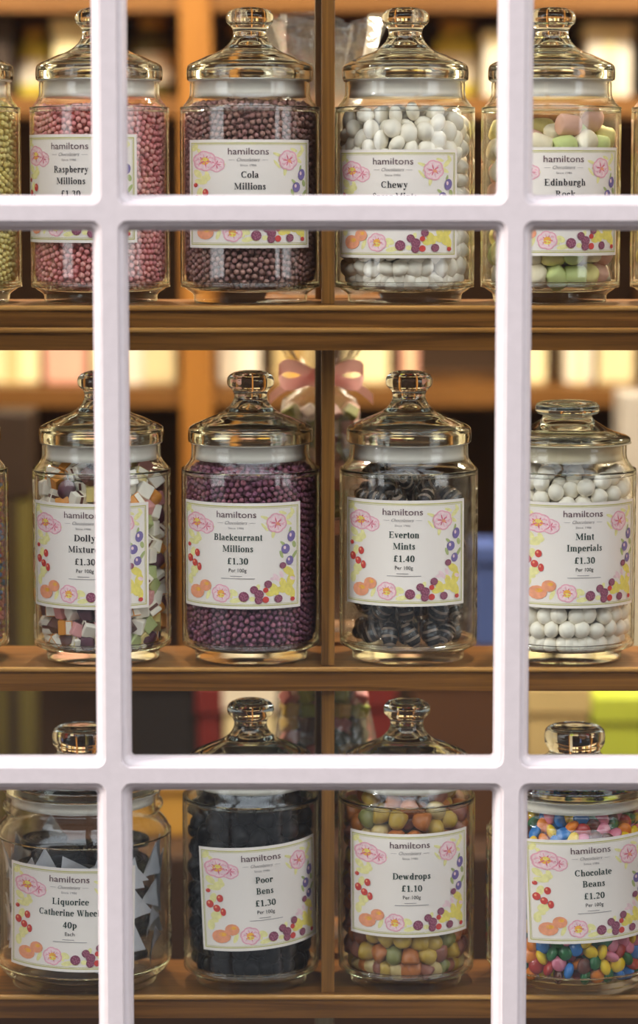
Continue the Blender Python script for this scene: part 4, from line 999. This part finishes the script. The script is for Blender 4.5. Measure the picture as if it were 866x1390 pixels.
PKG = {k: plain('package_' + k, v, .5, .08, noise=12) for k, v in dict(cream=(240, 226, 178), yellow=(226, 210, 90), white=(240, 232, 214), pink=(226, 170, 150), red=(112, 32, 28), olive=(96, 88, 44), dark=(48, 34, 24), blue=(70, 90, 150), lime=(190, 206, 70), beige=(206, 184, 130), grey=(176, 170, 162), gold=(206, 160, 70), black=(30, 25, 24), brown=(84, 54, 30)).items()}
def package(px0, px1, py0, zbase, col, what, lid='gold', Y=YB + 0.06, depth=0.12, band=True):
    x0, x1, _, z1 = bx(px0, px1, py0, py0, Y)
    d = min(depth, 0.28); w = x1 - x0; h = z1 - zbase
    t = empty('gift_box', ((x0 + x1) / 2, Y + d / 2, zbase + .0006)); tag(t, what, 'box')
    box('box_body', -w / 2, w / 2, -d / 2, d / 2, 0, h * .86, PKG[col], t, .004)
    box('box_lid', -w / 2 - .003, w / 2 + .003, -d / 2 - .003, d / 2 + .003, h * .8, h, PKG[lid], t, .004)
    if band: box('box_band', -w * .12, w * .12, -d / 2 - .0045, -d / 2 - .0005, 0.001, h * .8, PKG[lid], t)
    return t
def bottle(px0, px1, py0, zbase, col, what, Y=YB + 0.1):
    x0, x1, _, z1 = bx(px0, px1, py0, py0, Y); r = (x1 - x0) / 2; h = z1 - zbase
    t = empty('storage_jar', ((x0 + x1) / 2, Y + r, zbase + .0006)); tag(t, what, 'jar')
    me = lathe('jar_body', [(0, 0), (r * .9, 0), (r, h * .04), (r, h * .66), (r * .85, h * .78), (r * .6, h * .82), (r * .6, h * .86), (0, h * .86)], 28, 1.0); link('jar_body', me, PKG[col], t)
    me = lathe('jar_lid', [(0, h * .86), (r * .7, h * .86), (r * .72, h * .96), (r * .6, h), (0, h)], 28, 1.0); link('jar_lid', me, PKG['gold'], t)
    me = lathe('jar_label', [(r * 1.01, h * .2), (r * 1.01, h * .55)], 28, 1.0); link('jar_label', me, PKG['white'], t)
package(-14, 14, 20, zA, 'dark', 'dark box at the far left of the cabinet top shelf', 'dark', band=False)
bottle(20, 66, 36, zA, 'yellow', 'blurred storage jar of yellow sweets on the far top shelf, left')
package(72, 118, 24, zA, 'cream', 'blurred cream gift box on the far top shelf, left', 'cream')
bottle(178, 236, 22, zA, 'olive', 'blurred olive storage jar beside the amber post on the far top shelf')
bottle(300, 352, 30, zA, 'olive', 'blurred olive storage jar right of the amber post on the far top shelf')
bottle(480, 560, 70, zA, 'cream', 'blurred cream storage jar behind the Chewy jar lid')
bottle(590, 652, 26, zA, 'yellow', 'blurred yellow storage jar on the far top shelf between the right jars')
package(658, 690, 40, zA, 'white', 'blurred white gift box on the far top shelf beside the yellow storage jar', 'cream')
bottle(728, 782, 70, zA, 'olive', 'blurred olive storage jar behind the Edinburgh Rock lid')
package(798, 858, 30, zA, 'white', 'blurred white gift box on the far top shelf, right', 'cream')
for i, (a, b_, y, c, l, w) in enumerate(((-20, 52, 430, 'cream', 'beige', 'leftmost of the cream gift boxes on the far middle shelf'), (60, 116, 420, 'pink', 'cream', 'pinkish gift box on the far middle shelf, left'),
        (124, 238, 425, 'cream', 'white', 'wide cream gift box left of the amber post, far middle shelf'), (296, 352, 430, 'white', 'pink', 'white gift box with a pink lid right of the amber post'),
        (372, 428, 440, 'beige', 'gold', 'beige gift box behind the ribboned bag'), (470, 528, 425, 'cream', 'red', 'cream gift box with a red lid behind the Everton Mints jar'),
        (545, 568, 440, 'pink', 'cream', 'narrow pink gift box on the far middle shelf'), (690, 742, 430, 'cream', 'cream', 'cream gift box behind the Mint Imperials knob'), (768, 806, 425, 'white', 'cream', 'narrow white gift box on the far middle shelf, right'), (814, 862, 430, 'cream', 'beige', 'rightmost cream gift box on the far middle shelf'))):
    package(a, b_, y, zB, c, w, l, band=(i % 2 == 0))
zc = zC - 0.17; Yc = YB - 0.34
package(-10, 38, 560, zc, 'olive', 'olive box standing on the counter, far left', 'dark', Yc, .1)
zk = at(0, 1062, Yc).z + .001
package(170, 266, 1062, zc, 'gold', 'low gold box on the counter under the black box', 'gold', Yc, .1, False)
package(175, 262, 905, zk, 'black', 'black box on the low gold box behind the Dolly Mixtures jar', 'black', Yc, .1, False)
package(268, 300, 930, zc, 'red', 'small dark red box on the counter', 'red', Yc, .1, False)
package(304, 372, 925, zc, 'cream', 'low cream box on the counter behind the Poor Bens knob', 'white', Yc, .1)
package(462, 536, 920, zc, 'red', 'dark red box on the counter behind the lowest bag', 'red', Yc, .1, False)
zk = at(0, 880, Yc).z + .001
package(560, 684, 880, zc, 'brown', 'brown box on the counter under the blue box', 'brown', Yc, .1, False)
package(646, 676, 740, zk, 'blue', 'blue box on the brown box beside the Everton Mints jar', 'blue', Yc, .09, False)
package(716, 800, 930, zc, 'beige', 'beige box on the counter behind the Chocolate Beans knob', 'beige', Yc, .1, False)
package(806, 880, 945, zc, 'lime', 'lime green box on the counter at the far right', 'lime', Yc, .1, False)
package(846, 900, 535, zc, 'grey', 'tall grey box on the counter at the far right', 'grey', Yc + .12, .1, False)
